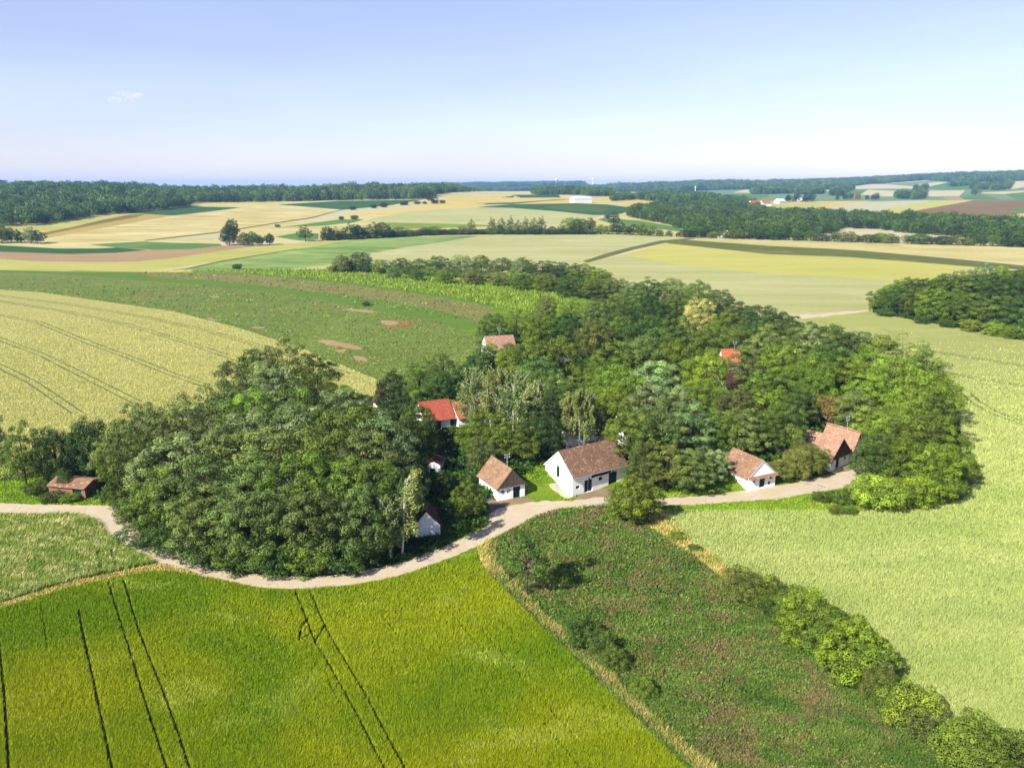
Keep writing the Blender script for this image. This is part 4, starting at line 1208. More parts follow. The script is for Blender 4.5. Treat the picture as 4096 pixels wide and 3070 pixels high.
LOOK = {'locust': 'grey green locust', 'grey': 'silvery green locust', 'mid': 'mid green broadleaf', 'deep': 'deep green broadleaf', 'bright': 'bright green broadleaf', 'lime': 'lime green', 'olive': 'olive green',
        'birch': 'pale green birch', 'pale': 'pale green', 'yellow': 'yellow green', 'brown': 'half dead brownish', 'blue': 'bluish green', 'dark': 'very dark green', 'flower': 'cream flowering'}
TREES = []
trn = random.Random(77)
def tree(name, kind, xy, h, tint, label, wide=1.0, group=None, cat='tree', z=None, proto=None, rz=None):
    pr = PROTO[kind][proto if proto is not None else trn.randrange(len(PROTO[kind]))]
    x, y = xy
    z = float(hgt(x, y)) if z is None else z
    s = h / REFH[kind]
    root = empty(name, (x, y, z - .05), trn.uniform(0, 6.28) if rz is None else rz)
    root.scale = (s * wide * trn.uniform(.92, 1.08), s * wide * trn.uniform(.92, 1.08), s)
    tag(root, label, cat, group)
    t = bpy.data.objects.new('trunk', pr[0]); C.objects.link(t); t.parent = root
    c = bpy.data.objects.new('crown', pr[1]); C.objects.link(c); c.parent = root
    k = trn.uniform(.72, 1.25)
    col = srgb(*TINT[tint], 1.0)
    c.color = (col[0] * k * trn.uniform(.88, 1.14), col[1] * k, col[2] * k * trn.uniform(.9, 1.1), 1)
    TREES.append(root)
    return root
ORD = 'first second third fourth fifth sixth seventh eighth ninth tenth eleventh twelfth thirteenth fourteenth fifteenth sixteenth seventeenth eighteenth nineteenth twentieth'.split()
def ordn(i): return ORD[i] if i < len(ORD) else 'twenty ' + ORD[i - 20]
def by_top(vx, vy, h, frame='V'):
    px, py = fr(frame, vx, vy)
    z = 0.0
    for _ in range(4):
        p = at_z(px, py, h * .97 + z)
        z = float(hgt(p.x, p.y))
    return p.x, p.y
def by_base(vx, vy, frame='V'):
    p = G(*fr(frame, vx, vy))
    return p.x, p.y
def row(where, group, items, name='broadleaf_tree', how='top', frame='V', kinds=('broad',), tints=('mid',), wide=1.0, cat='tree'):
    """items: (x, y, h[, kind, tint]) left to right; labels carry look and place in the row"""
    items = sorted(items, key=lambda q: q[0])
    for i, it in enumerate(items):
        x, y, h = it[:3]
        kind = it[3] if len(it) > 3 else trn.choice(kinds)
        tint = it[4] if len(it) > 4 else trn.choice(tints)
        xy = by_top(x, y, h, frame) if how == 'top' else by_base(x, y, frame)
        noun = 'tree ' if where.split()[0] in ('in', 'on', 'under', 'beside', 'above') else ''
        lab = '%s %s%s, %s from left' % (LOOK[tint], noun, where, ordn(i))
        tree(name, kind, xy, h, tint, lab, wide, group, cat)
def yrow(where, group, Y, items, **k):
    its = []
    for vx, h, *rest in items:
        px = vx / 1.85172 / 1 * 1.85172 * .46293
        d = Y * _cp + (CAM_H - h * .55) * _sp
        its.append((((px - 512) / F0 * d, Y + trn.uniform(-1.5, 1.5)), h, rest))
    for i, (xy, h, rest) in enumerate(its):
        kind = rest[0] if rest else trn.choice(k['kinds'])
        tint = rest[1] if len(rest) > 1 else trn.choice(k['tints'])
        tree(k.get('name', 'locust_tree'), kind, xy, h, tint, '%s tree %s, %s from left' % (LOOK[tint], where, ordn(i)), k.get('wide', 1.0), group)

# ---- the rounded grove left of the lane, seven rows
LG = 'trees of the rounded grove'
KW = dict(kinds=('locust', 'locust', 'locust', 'airy'), tints=('locust', 'grey', 'locust', 'mid'))
yrow('in roadside row of rounded grove', LG, 91, [(440, 9), (545, 10.5), (660, 10.5), (775, 10)], **KW)
yrow('in second row of rounded grove', LG, 99, [(345, 9.5), (440, 11), (545, 12), (650, 12), (760, 11.5), (845, 10, 'broad', 'deep')], **KW)
yrow('in third row of rounded grove', LG, 108, [(285, 10), (375, 11.5), (475, 12.5), (580, 13), (690, 12.5), (790, 12)], **KW)
yrow('in fourth row of rounded grove', LG, 117, [(262, 10), (350, 12), (445, 12.5), (540, 13), (640, 13.5), (735, 13), (820, 12)], **KW)
yrow('in fifth row of rounded grove', LG, 127, [(300, 11), (385, 12), (470, 12.5), (555, 13.5), (645, 13.5), (730, 12.5), (805, 10.5)], **KW)
yrow('in sixth row of rounded grove', LG, 138, [(505, 12), (590, 13.5), (680, 12), (750, 9)], **KW)
yrow('in back row of rounded grove', LG, 150, [(545, 13, 'broad', 'deep'), (620, 14.5, 'locust', 'locust'), (680, 11, 'locust', 'mid')], **KW)
row('bush at road foot of rounded grove', 'shrubs at the foot of the rounded grove', [(330, 1172, 3.5), (390, 1192, 4), (450, 1212, 4), (515, 1225, 4), (590, 1232, 4), (665, 1232, 4), (735, 1226, 4), (300, 1120, 3.5), (285, 1080, 4), (800, 1205, 3.5)],
    name='shrub', how='base', kinds=('bush',), tints=('deep', 'mid', 'blue'), wide=1.25, cat='shrub')
# ---- single ones around the left end of the road
tree('locust_tree', 'airy', by_base(58, 1050), 11, 'mid', 'slender leaning tree with bare lower trunk at the left road verge', .55, None)
tree('locust_tree', 'airy', by_base(-15, 1040), 11, 'grey', 'tree cut by the picture edge beside the slender leaning tree', .7, None)
tree('weeping_tree', 'droop', by_base(128, 1040), 9.5, 'dark', 'dark drooping tree growing behind the ruined brick hut', .8, None)
tree('weeping_tree', 'droop', by_base(205, 1030), 10.5, 'dark', 'taller dark tree between the ruined brick hut and the rounded grove', .75, None)
tree('weeping_tree', 'droop', by_base(145, 1066), 4.2, 'dark', 'low dark tree hanging over the front of the brick hut', .75, None)
tree('shrub', 'bush', by_base(80, 1066), 2.0, 'mid', 'low green shrub in front of the slender leaning tree', 1.3, None, 'shrub')
tree('shrub', 'bush', by_base(112, 1083), 1.7, 'deep', 'leafy shrub at the corner of the brick hut', 1.2, None, 'shrub')
tree('shrub', 'bush', by_base(150, 1082), 1.3, 'bright', 'weedy low shrub before the brick hut wall', 1.6, None, 'shrub')
# ---- birch pair and trees at the lane mouth
tree('birch_tree', 'birch', by_base(868, 1205), 12.5, 'birch', 'taller birch with white stem in front of the shaded gable', 1.0, None, proto=2)
tree('birch_tree', 'birch', by_base(845, 1210), 9, 'birch', 'thinner leaning birch beside the taller white stemmed birch', .9, None, proto=0)
tree('walnut_tree', 'palewalnut', by_base(1010, 1118), 5.6, 'mid', 'round fruit tree at the mouth of the asphalt lane', .75, None)
tree('broadleaf_tree', 'broad', by_base(890, 1090), 8, 'dark', 'dark tree filling the gap behind the birch pair', .8, None)
tree('broadleaf_tree', 'broad', by_base(900, 1000), 10, 'deep', 'dark tree shading the asphalt lane from the rounded grove', .9, None)
tree('broadleaf_tree', 'broad', by_base(902, 948), 6.8, 'bright', 'bright crowned tree half covering the red roof', .8, None)
tree('broadleaf_tree', 'broad', by_base(955, 1075), 4.5, 'deep', 'small shaded tree between lane and birch pair', .9, None)
tree('broadleaf_tree', 'broad', by_base(848, 905), 9, 'dark', 'dark tree beside the hidden masted gable', .9, None)
tree('broadleaf_tree', 'airy', by_base(1040, 975), 8, 'bright', 'yellowish green tree right of the asphalt lane head', .9, None)
tree('broadleaf_tree', 'airy', by_base(1042, 1020), 6.5, 'olive', 'olive tree crown overhanging the small plank gabled house', .95, None)

# ---- the wide grove behind the houses
CG = 'trees of the wide grove'
KC = dict(kinds=('broad', 'broad', 'locust', 'airy'), tints=('mid', 'deep', 'bright', 'locust', 'mid', 'olive'))
row('in wide grove, far edge row', CG, [(1340, 634, 10), (1400, 604, 11), (1450, 602, 11), (1510, 610, 11), (1555, 624, 10), (1600, 652, 10), (1645, 664, 10), (1695, 674, 10), (1745, 697, 10), (1800, 704, 11), (1855, 718, 11)], kinds=('broad', 'locust'), tints=('mid', 'deep', 'bright', 'locust'), wide=1.3)
row('in wide grove, second row from far edge', CG, [(1180, 642, 8), (1235, 640, 9), (1292, 648, 10), (1350, 652, 11), (1405, 640, 11), (1465, 635, 11), (1515, 650, 11, 'broad', 'flower'), (1575, 668, 11), (1630, 680, 11), (1690, 694, 11), (1745, 702, 11, 'locust', 'grey'), (1800, 720, 10), (1862, 715, 11, 'locust', 'grey')], **KC)
row('in wide grove, third row from far edge', CG, [(1062, 682, 10, 'broad', 'deep'), (1115, 668, 9), (1165, 682, 11), (1225, 680, 11), (1285, 690, 11), (1345, 684, 11), (1405, 684, 12), (1465, 690, 12), (1530, 702, 11), (1600, 705, 11), (1660, 712, 11), (1720, 726, 11), (1790, 742, 11)], **KC)
row('in wide grove, middle row', CG, [(1150, 728, 12), (1210, 728, 11), (1330, 735, 11), (1395, 722, 12), (1460, 738, 11), (1625, 748, 11), (1690, 752, 11), (1760, 766, 11), (1830, 770, 10)], **KC)
row('in wide grove, row among roofs', CG, [(955, 762, 8, 'airy', 'deep'), (905, 782, 8, 'airy', 'mid'), (1045, 745, 6, 'locust', 'blue'), (1095, 752, 6, 'broad', 'bright'), (1170, 765, 10, 'locust', 'blue'), (1265, 792, 9), (1340, 790, 11, 'broad', 'bright'), (1408, 778, 11, 'locust', 'grey'), (1528, 768, 12, 'broad', 'bright'), (1650, 800, 9), (1712, 796, 9), (1770, 806, 9)], **KC)
row('in wide grove, row behind birches', CG, [(870, 838, 7, 'airy', 'dark'), (945, 800, 7, 'airy', 'deep'), (1150, 800, 9), (1200, 810, 9), (1330, 838, 10), (1400, 828, 11, 'locust', 'grey'), (1465, 838, 10, 'locust', 'grey'), (1530, 822, 9, 'broad', 'bright'), (1600, 838, 9, 'broad', 'olive'), (1665, 842, 9), (1730, 838, 8), (1850, 838, 9)], **KC)
row('in wide grove, near row', CG, [(1365, 888, 9), (1425, 876, 10, 'locust', 'locust'), (1485, 872, 10, 'locust', 'grey'), (1545, 890, 8), (1605, 888, 8, 'broad', 'olive'), (1660, 886, 8), (1705, 880, 8, 'broad', 'deep')], **KC)
row('above the mown bank of wide grove', CG, [(1392, 938, 7.5, 'airy', 'olive'), (1445, 936, 8, 'airy', 'olive'), (1500, 940, 7.5, 'locust', 'locust'), (1542, 948, 6, 'locust', 'grey')], **KC)
row('in orchard gap between two white houses', 'fruit trees between the white houses', [(1716, 1030, 4.8, 'droop', 'olive'), (1748, 1016, 5.0, 'broad', 'mid'), (1735, 1000, 5.6, 'droop', 'olive'), (1702, 985, 5.6, 'droop', 'olive')], name='fruit_tree', how='base', wide=1.15)
row('in stand beside red roof', 'birches of the wide grove', [(1015, 800, 12, 'birch', 'birch'), (1062, 796, 12.5, 'birch', 'birch'), (1108, 806, 12.5, 'birch', 'birch'), (1150, 822, 11.5, 'birch', 'birch')], name='birch_tree')
row('in group behind large press house', 'birches of the wide grove', [(1228, 834, 11, 'birch', 'birch'), (1262, 836, 11.5, 'birch', 'birch'), (1292, 846, 10, 'birch', 'birch')], name='birch_tree')
row('under birches of wide grove', CG, [(1085, 905, 7.5, 'airy', 'mid'), (1130, 915, 7), (1175, 900, 7.5, 'broad', 'dark'), (1020, 905, 7, 'airy', 'bright')], **KC)
tree('half_dead_tree', 'dead', by_base(1800, 925), 9, 'brown', 'half dead brown tree with bare limbs behind the pale pink roof', 1.0, None)
row('in shade screen around hidden white gables', CG, [(1172, 962, 8.5, 'broad', 'dark'), (1198, 935, 9, 'airy', 'deep'), (1300, 925, 7, 'broad', 'deep'), (1538, 838, 8.5, 'broad', 'bright'), (1060, 782, 5.0, 'broad', 'bright'), (1100, 780, 4.8, 'broad', 'blue')], how='base', wide=1.1)
# ---- the right end of the grove
RG = 'trees of the round end of the wide grove'
KR = dict(kinds=('broad', 'broad', 'airy'), tints=('bright', 'bright', 'mid', 'lime'))
row('on far side of round grove end', RG, [(1912, 724, 12), (1962, 736, 12, 'airy', 'pale'), (1880, 752, 11), (2002, 762, 12), (2030, 800, 11)], **KR)
row('in middle of round grove end', RG, [(1890, 800, 10), (1940, 780, 12), (1990, 800, 11), (2035, 838, 12, 'tall', 'mid'), (1900, 862, 8), (1985, 850, 10)], **KR)
row('on near side of round grove end', RG, [(1880, 892, 8), (1930, 890, 9), (1985, 905, 10), (2035, 905, 10, 'tall', 'mid'), (1905, 945, 8, 'broad', 'deep'), (1960, 950, 8.5), (2025, 965, 8.5), (2055, 930, 8)], **KR)
row('bush at foot of round grove end', 'shrubs at the foot of the grove end', [(1885, 1090, 4.6, 'bush', 'lime'), (1935, 1092, 4, 'bush', 'bright'), (1985, 1088, 4.4, 'bush', 'bright'), (2028, 1076, 4.2, 'bush', 'mid'), (2050, 1040, 4.5, 'bush', 'mid')], name='shrub', how='base', wide=1.15, cat='shrub')
row('low bush on verge before round grove end', 'shrubs at the foot of the grove end', [(1775, 1082, 1.6, 'bush', 'mid'), (1812, 1086, 1.9, 'bush', 'deep'), (1845, 1080, 2.4, 'bush', 'deep'), (1805, 1108, 1.3, 'bush', 'mid'), (1835, 1108, 1.2, 'bush', 'mid')], name='shrub', how='base', wide=1.3, cat='shrub')
row('bush on the mown bank', 'shrubs on the mown bank', [(1440, 1022, 3, 'bush', 'olive'), (1475, 1030, 3, 'bush', 'deep'), (1530, 1012, 3, 'bush', 'grey'), (1690, 1010, 3, 'bush', 'olive'), (1730, 1000, 3, 'bush', 'mid')], name='shrub', how='base', wide=1.2, cat='shrub')
# ---- near single trees
tree('walnut_tree', 'palewalnut', by_base(1366, 1126), 6.7, 'bright', 'round leafy tree standing alone between road and fallow strip', 1.15, None, proto=1)
tree('fruit_tree', 'small', by_base(1137, 1293), 8.2, 'deep', 'slim young tree with bare trunk on the verge of the barley', .8, None)
row('bush on barley side of fallow strip', 'shrubs beside the barley', [(1255, 1388, 3.0, 'bush', 'deep'), (1298, 1412, 2.6, 'bush', 'deep'), (1328, 1448, 2.4, 'bush', 'mid'), (1388, 1505, 2.0, 'bush', 'lime')], name='shrub', how='base', wide=.9, cat='shrub')
row('bush in hedge line beside fallow strip', 'shrubs of the hedge line', [(1605, 1285, 3.2, 'bush', 'olive'), (1645, 1302, 3.2, 'bush', 'mid'), (1690, 1340, 2.6, 'bush', 'deep'), (1715, 1362, 4.6, 'palewalnut', 'mid'), (1738, 1385, 5.4, 'palewalnut', 'bright'), (1768, 1402, 5.0, 'palewalnut', 'mid'), (1862, 1480, 4.2, 'palewalnut', 'mid'), (1930, 1535, 3.0, 'bush', 'mid'), (2000, 1590, 2.6, 'bush', 'olive'), (2072, 1645, 3.2, 'bush', 'mid'), (1838, 1458, 5.8, 'palewalnut', 'bright'), (1795, 1420, 5.2, 'palewalnut', 'mid'), (1896, 1509, 3.6, 'droop', 'olive'), (1966, 1560, 3.4, 'bush', 'lime'),
    (2041, 1626, 3.6, 'twiggy', 'olive'), (2105, 1662, 4.6, 'palewalnut', 'mid'), (2190, 1690, 4.4, 'palewalnut', 'mid')], name='shrub', how='base', cat='shrub', wide=1.12)
row('small bush at hedge line start', 'shrubs of the hedge line', [(1460, 1165, 1.4, 'bush', 'bright'), (1500, 1192, 1.2, 'bush', 'mid')], name='shrub', how='base', cat='shrub')
# ---- hedgerow above the vineyard
HG = 'hedgerow above the vineyard'
KH = dict(kinds=('broad', 'locust', 'broad'), tints=('mid', 'deep', 'bright', 'locust', 'olive'), wide=1.55)
row('in back line of vineyard hedgerow', HG, [(738, 552, 9), (778, 547, 10), (822, 560, 8), (865, 556, 8), (905, 558, 8), (948, 555, 9), (995, 549, 10, 'locust', 'grey'), (1040, 553, 9), (1085, 556, 9), (1130, 558, 10), (1172, 562, 10), (1215, 567, 10), (1258, 572, 10), (1296, 580, 9)], **KH)
row('in near flank of vineyard hedgerow', HG, [(850, 576, 6), (900, 580, 6), (960, 582, 7), (1020, 584, 7), (1075, 586, 7), (1125, 588, 8), (1180, 592, 8), (1235, 598, 9), (1285, 602, 9), (1335, 604, 9), (1378, 612, 9)], **KH)
row('bush at foot of vineyard hedgerow', 'shrubs at the vineyard hedgerow', [(728, 585, 4), (760, 586, 5), (800, 587, 4.5), (842, 589, 4.5), (885, 592, 4.5), (928, 595, 4.5), (970, 598, 5), (1012, 601, 5), (1055, 606, 5), (1098, 610, 5), (1140, 615, 5.5), (1182, 620, 5.5), (1224, 626, 5.5), (1266, 632, 5.5), (1308, 636, 5.5)],
    name='shrub', how='base', kinds=('bush',), tints=('mid', 'deep', 'bright'), wide=1.7, cat='shrub')
# ---- copse in the wheat
KP = dict(wide=1.15, kinds=('broad', 'broad', 'locust'), tints=('deep', 'mid', 'deep', 'bright'))
row('on near edge of copse in wheat', 'copse in the wheat', [(1900, 668, 8), (1935, 676, 10.5), (1975, 684, 11), (2015, 691, 11), (2058, 698, 11.5), (2100, 706, 11.5), (2146, 714, 12), (2190, 722, 12), (2236, 730, 12)], how='base', **KP)
row('in middle of copse in wheat', 'copse in the wheat', [(1955, 602, 9), (1995, 600, 10), (2035, 597, 11), (2078, 592, 12), (2120, 592, 12), (2165, 596, 12), (2210, 600, 12)], **KP)
row('on far edge of copse in wheat', 'copse in the wheat', [(2055, 590, 9), (2092, 582, 11, 'locust', 'grey'), (2130, 574, 12, 'locust', 'grey'), (2170, 574, 12), (2212, 578, 12)], **KP)
row('bush at foot of copse in wheat', 'shrubs at the copse', [(2095, 714, 4, 'bush', 'lime'), (2150, 724, 4.4, 'bush', 'lime'), (2192, 731, 4, 'bush', 'bright'), (1910, 682, 3, 'bush', 'deep'), (1990, 698, 3, 'bush', 'deep'), (2045, 706, 3, 'bush', 'mid')], name='shrub', how='base', wide=1.2, cat='shrub')
# ---- far hedgerow and single far trees
FH = 'far hedgerow across the valley'
row('in open part of far hedgerow', FH, [(2640, 678, 12), (2830, 668, 11), (2890, 664, 10), (2960, 660, 9), (3030, 660, 13), (3100, 655, 12), (3180, 650, 12), (3250, 648, 14), (3305, 645, 14)], how='base', frame='F', kinds=('broad', 'airy'), tints=('dark', 'deep', 'olive'), name='broadleaf_tree', wide=1.2)
row('in bushy part of far hedgerow', FH, [(3370 + 78 * i, 632 - min(i, 12) * 1.4, 6.5 + 1.5 * math.sin(i * 1.7)) for i in range(18)], how='base', frame='F', kinds=('broad',), tints=('deep', 'mid', 'olive'), wide=1.9)
row('bush at foot of far hedgerow', 'shrubs at the far hedgerow', [(2850 + 118 * i, 668 - min(i, 8) * 6.0 if i < 9 else 617, 5) for i in range(20)], name='shrub', how='base', frame='F', kinds=('bush',), tints=('deep', 'mid', 'dark'), wide=2.2, cat='shrub')
row('slim tree rising from far hedgerow', FH, [(4072, 612, 14, 'airy', 'olive'), (4250, 610, 14, 'airy', 'olive'), (4336, 609, 15, 'airy', 'olive'), (4410, 609, 15, 'airy', 'olive'), (4475, 609, 13, 'airy', 'mid'), (4540, 609, 14, 'airy', 'olive'), (4610, 609, 15, 'airy', 'olive'), (4680, 609, 15, 'airy', 'mid')], how='base', frame='F', wide=.62)
row('in leafy end of far hedgerow', FH, [(4770, 610, 7), (4850, 610, 7), (4945, 608, 15, 'broad', 'bright'), (5010, 608, 14), (5105, 608, 14, 'tall', 'olive'), (5190, 614, 9, 'broad', 'lime'), (5260, 616, 8, 'broad', 'lime'), (5330, 618, 9), (5400, 620, 9), (5470, 622, 10), (5545, 625, 10), (5620, 630, 9), (5700, 634, 6), (5780, 636, 5), (5860, 640, 4)],
    how='base', frame='F', kinds=('broad',), tints=('deep', 'mid'), wide=1.5)
row('beside track bend above far hedgerow', FH, [(5300, 545, 15, 'airy', 'dark'), (5330, 600, 13, 'airy', 'dark'), (5250, 480, 5, 'bush', 'deep')], how='base', frame='F')
row('in clump on valley slope', 'clump on the left valley slope', [(2005, 640, 15, 'broad', 'dark'), (1985, 712, 15, 'broad', 'dark'), (2110, 716, 10, 'broad', 'olive'), (2180, 716, 11, 'broad', 'deep'), (2250, 714, 8, 'broad', 'deep'), (2330, 708, 9, 'broad', 'dark')], how='base', frame='F')
row('in clump at picture edge', 'clump at the left edge', [(-60, 692, 13, 'broad', 'deep'), (20, 694, 14, 'broad', 'mid'), (100, 692, 12, 'broad', 'deep'), (180, 692, 9, 'broad', 'dark'), (270, 697, 13, 'locust', 'grey'), (330, 698, 11, 'locust', 'locust')], how='base', frame='F')
row('bush on plateau field edge', 'lone far bushes', [(3315, 385, 7, 'bush', 'dark'), (3475, 366, 5, 'bush', 'dark'), (3500, 364, 6, 'bush', 'dark'), (3605, 358, 5, 'bush', 'dark'), (3670, 356, 4, 'bush', 'dark'), (3760, 352, 6, 'bush', 'dark'), (3825, 350, 5, 'bush', 'dark'), (3230, 392, 5, 'bush', 'dark'), (3050, 408, 5, 'bush', 'dark')], name='shrub', how='base', frame='F', cat='shrub', wide=1.3)
tree('broadleaf_tree', 'airy', by_base(3725, 352, 'F'), 17, 'dark', 'lone umbrella shaped tree on the plateau skyline field', 1.1, None)
row('bush on valley slope meadow', 'lone far bushes', [(2400, 557, 3, 'bush', 'dark'), (2950, 492, 4, 'bush', 'dark'), (3062, 490, 5, 'bush', 'dark'), (2050, 918, 3, 'bush', 'dark')], name='shrub', how='base', frame='F', cat='shrub', wide=1.2)
tree('shrub', 'bush', by_base(1705, 200, 'W'), 1.8, 'deep', 'lone low shrub on the bright grass strip', 1.4, None, 'shrub')
row('low bush along foot of wooded belt', 'bushes along the wooded belt', [(5950 + 105 * i, 644 + 2.9 * i + (0 if i < 9 else .2 * (i - 9)), 7.0 + 1.5 * math.sin(i * 2.1)) for i in range(29)], name='shrub', how='base', frame='F', kinds=('broad', 'bush'), tints=('olive', 'mid', 'deep', 'dark'), cat='shrub', wide=1.5)
row('round tree along far valley lane', 'far trees along the valley lane', [(6810, 338, 15, 'broad', 'dark'), (6880, 338, 17, 'broad', 'dark'), (6960, 338, 16, 'broad', 'dark'), (7010, 336, 17, 'broad', 'dark'), (7235, 320, 9, 'broad', 'dark'), (7300, 320, 13, 'broad', 'dark'), (7345, 318, 14, 'broad', 'dark'), (7408, 318, 15, 'broad', 'brown'), (7490, 319, 10, 'broad', 'dark'), (7540, 320, 11, 'broad', 'dark'), (7570, 320, 14, 'broad', 'dark')], how='base', frame='F')

# ---- woods that read as one mass
FARP = [gen_tree(q, 13, 5.6, .02, .55, .3, 24, .85, 1.6, .25, inner=4)[1] for q in (201, 202, 203)]
_fc = bpy.data.collections.new('far_crowns')
for m_ in FARP:
    m_.materials.clear(); m_.materials.append(M_FARLEAF)
    _fc.objects.link(bpy.data.objects.new('far_crown', m_))
def gn_scatter():
    ng = bpy.data.node_groups.new('wood_scatter', 'GeometryNodeTree')
    ng.interface.new_socket('Geometry', in_out='INPUT', socket_type='NodeSocketGeometry')
    ng.interface.new_socket('Geometry', in_out='OUTPUT', socket_type='NodeSocketGeometry')
    n, l = ng.nodes, ng.links
    gi, go = n.new('NodeGroupInput'), n.new('NodeGroupOutput')
    ci = n.new('GeometryNodeCollectionInfo'); ci.inputs['Collection'].default_value = _fc
    ci.inputs['Separate Children'].default_value = True
    ci.inputs['Reset Children'].default_value = True
    ip = n.new('GeometryNodeInstanceOnPoints'); ip.inputs['Pick Instance'].default_value = True
    rv = n.new('FunctionNodeRandomValue'); rv.data_type = 'FLOAT_VECTOR'
    rv.inputs[0].default_value = (0, 0, 0); rv.inputs[1].default_value = (0, 0, 6.28)
    na = n.new('GeometryNodeInputNamedAttribute'); na.data_type = 'FLOAT'; na.inputs[0].default_value = 'size'
    l.new(gi.outputs[0], ip.inputs['Points']); l.new(ci.outputs[0], ip.inputs['Instance'])
    l.new(rv.outputs[0], ip.inputs['Rotation']); l.new(na.outputs[0], ip.inputs['Scale'])
    l.new(ip.outputs[0], go.inputs[0])
    return ng
NG = gn_scatter()
def wood(name, label, XY, size, tint):
    size = size * (1 + .22 * np.sin(XY[:, 0] / 37 + np.sin(XY[:, 1] / 53) * 2) * np.sin(XY[:, 1] / 61 + 1))
    z = hgt(XY[:, 0], XY[:, 1])
    m = bpy.data.meshes.new(name)
    m.vertices.add(len(XY))
    m.vertices.foreach_set('co', np.column_stack([XY, z]).astype(np.float32).ravel())
    a = m.attributes.new('size', 'FLOAT', 'POINT'); a.data.foreach_set('value', size.astype(np.float32))
    m.update()
    o = link(name, m)
    col = srgb(*TINT[tint], .9)
    o.color = col
    md = o.modifiers.new('scatter', 'NODES'); md.node_group = NG
    tag(o, label, 'woodland', None, 'stuff')
    return o
wr = np.random.default_rng(5)
def wood_pts(poly_F, rmin, rmax, spacing, jitter=.45):
    poly = [fr('F', x, y) for x, y in poly_F]
    px = [p[0] for p in poly]
    a0, a1 = math.atan((min(px) - 512) / F0), math.atan((max(px) - 512) / F0)
    xs = np.arange(rmin * math.tan(a0) if a0 > 0 else rmax * math.tan(a0), (rmax if a1 > 0 else rmin) * math.tan(a1) + spacing, spacing)
    ys = np.arange(rmin * .75, rmax, spacing)
    X, Y = np.meshgrid(xs, ys)
    X = (X + wr.uniform(-jitter, jitter, X.shape) * spacing).ravel(); Y = (Y + wr.uniform(-jitter, jitter, Y.shape) * spacing).ravel()
    r = np.hypot(X, Y)
    z = hgt(X, Y) - CAM_H
    d = Y * _cp - z * _sp
    u, v = 512 + F0 * X / d, 383.5 - F0 * (Y * _sp + z * _cp) / d
    k = (r > rmin) & (r < rmax) & inside(u, v, poly)
    return np.column_stack([X[k], Y[k]])
def P2(s): return [tuple(map(float, q.split(','))) for q in s.split()]
W1_ = wood_pts(P2('-900,560 130,552 500,517 900,447 1200,427 1500,395 1640,372 1655,345 2212,340 2900,327 3300,320 3620,318 3720,300 3800,270 3900,258 4424,240 4300,200 -900,150'), 780, 2060, 10.5)
_c = 512 + F0 * W1_[:, 0] / W1_[:, 1]
wood('forest', 'dark green forest covering the ridge behind the left fields', W1_, np.clip(wr.normal(.95, .25, len(W1_)), .45, 1.6) * (1 - .8 * sstep(_c, 430, 496)), 'blue')
W2_ = wood_pts(P2('5430,470 5480,405 5700,372 5900,398 6050,360 6300,352 6500,405 6700,445 6900,440 7100,458 7336,490 7370,560 7230,575 7220,610 6900,650 6500,652 6100,648 5960,640 5930,592 5700,522'), 640, 1700, 8.5)
wood('wooded_belt', 'broad belt of mixed wood winding along the valley', W2_, wr.uniform(.5, .95, len(W2_)), 'deep')
W3_ = wood_pts(P2('7336,500 7900,510 8300,520 8500,545 8848,575 9300,600 9300,720 8848,716 8500,690 8400,664 8330,644 7950,618 7780,602 7600,578 7380,568'), 600, 1200, 8.0)
wood('wooded_belt', 'dense strip of dark wood closing the valley on the right', W3_, wr.uniform(.6, .95, len(W3_)), 'deep')
W4_ = wood_pts(P2('4600,268 4620,250 5000,255 5300,265 5300,292 5100,290 5000,278 4600,278'), 1500, 2600, 10)
wood('far_wood', 'small dark wood on the plateau skyline beside the white shed', W4_, wr.uniform(.7, 1.1, len(W4_)), 'blue')
W5_ = wood_pts(P2('5270,335 5290,305 5600,292 5900,305 6100,300 6400,330 6520,365 6340,360 6000,330 5900,352 5700,345 5500,318'), 1000, 2600, 10)
wood('far_wood', 'scattered wood in the shallow valley below the blue hills', W5_, wr.uniform(.6, 1.1, len(W5_)), 'blue')
W6_ = wood_pts(P2('3600,245 4300,245 4700,235 5300,215 5700,195 6300,180 6636,195 6900,237 6850,262 6400,266 6000,262 5800,285 5300,268 4900,250 4300,262 3600,262 3600,150 6600,130'), 3300, 7000, 17)
wood('far_forest', 'blue forested ridge far behind the plateau', W6_, wr.uniform(1.2, 1.9, len(W6_)), 'blue')
W7_ = wood_pts(P2('6636,195 7100,158 7500,122 8000,106 8848,95 9600,85 9600,165 8848,157 8400,168 8200,166 8000,152 7660,178 7500,186 7100,236 6950,236 6700,195 6636,100 9600,0 9600,60 6636,150'), 3000, 7000, 17)
W7b = wood_pts(P2('6636,195 6640,0 9600,0 9600,165 8848,157 8400,168 8200,166 8000,152 7660,178 7500,186 7100,236 6950,236'), 3000, 6500, 17)
wood('far_forest', 'blue forested ridge above the far fields on the right', W7b, wr.uniform(1.2, 1.9, len(W7b)), 'blue')
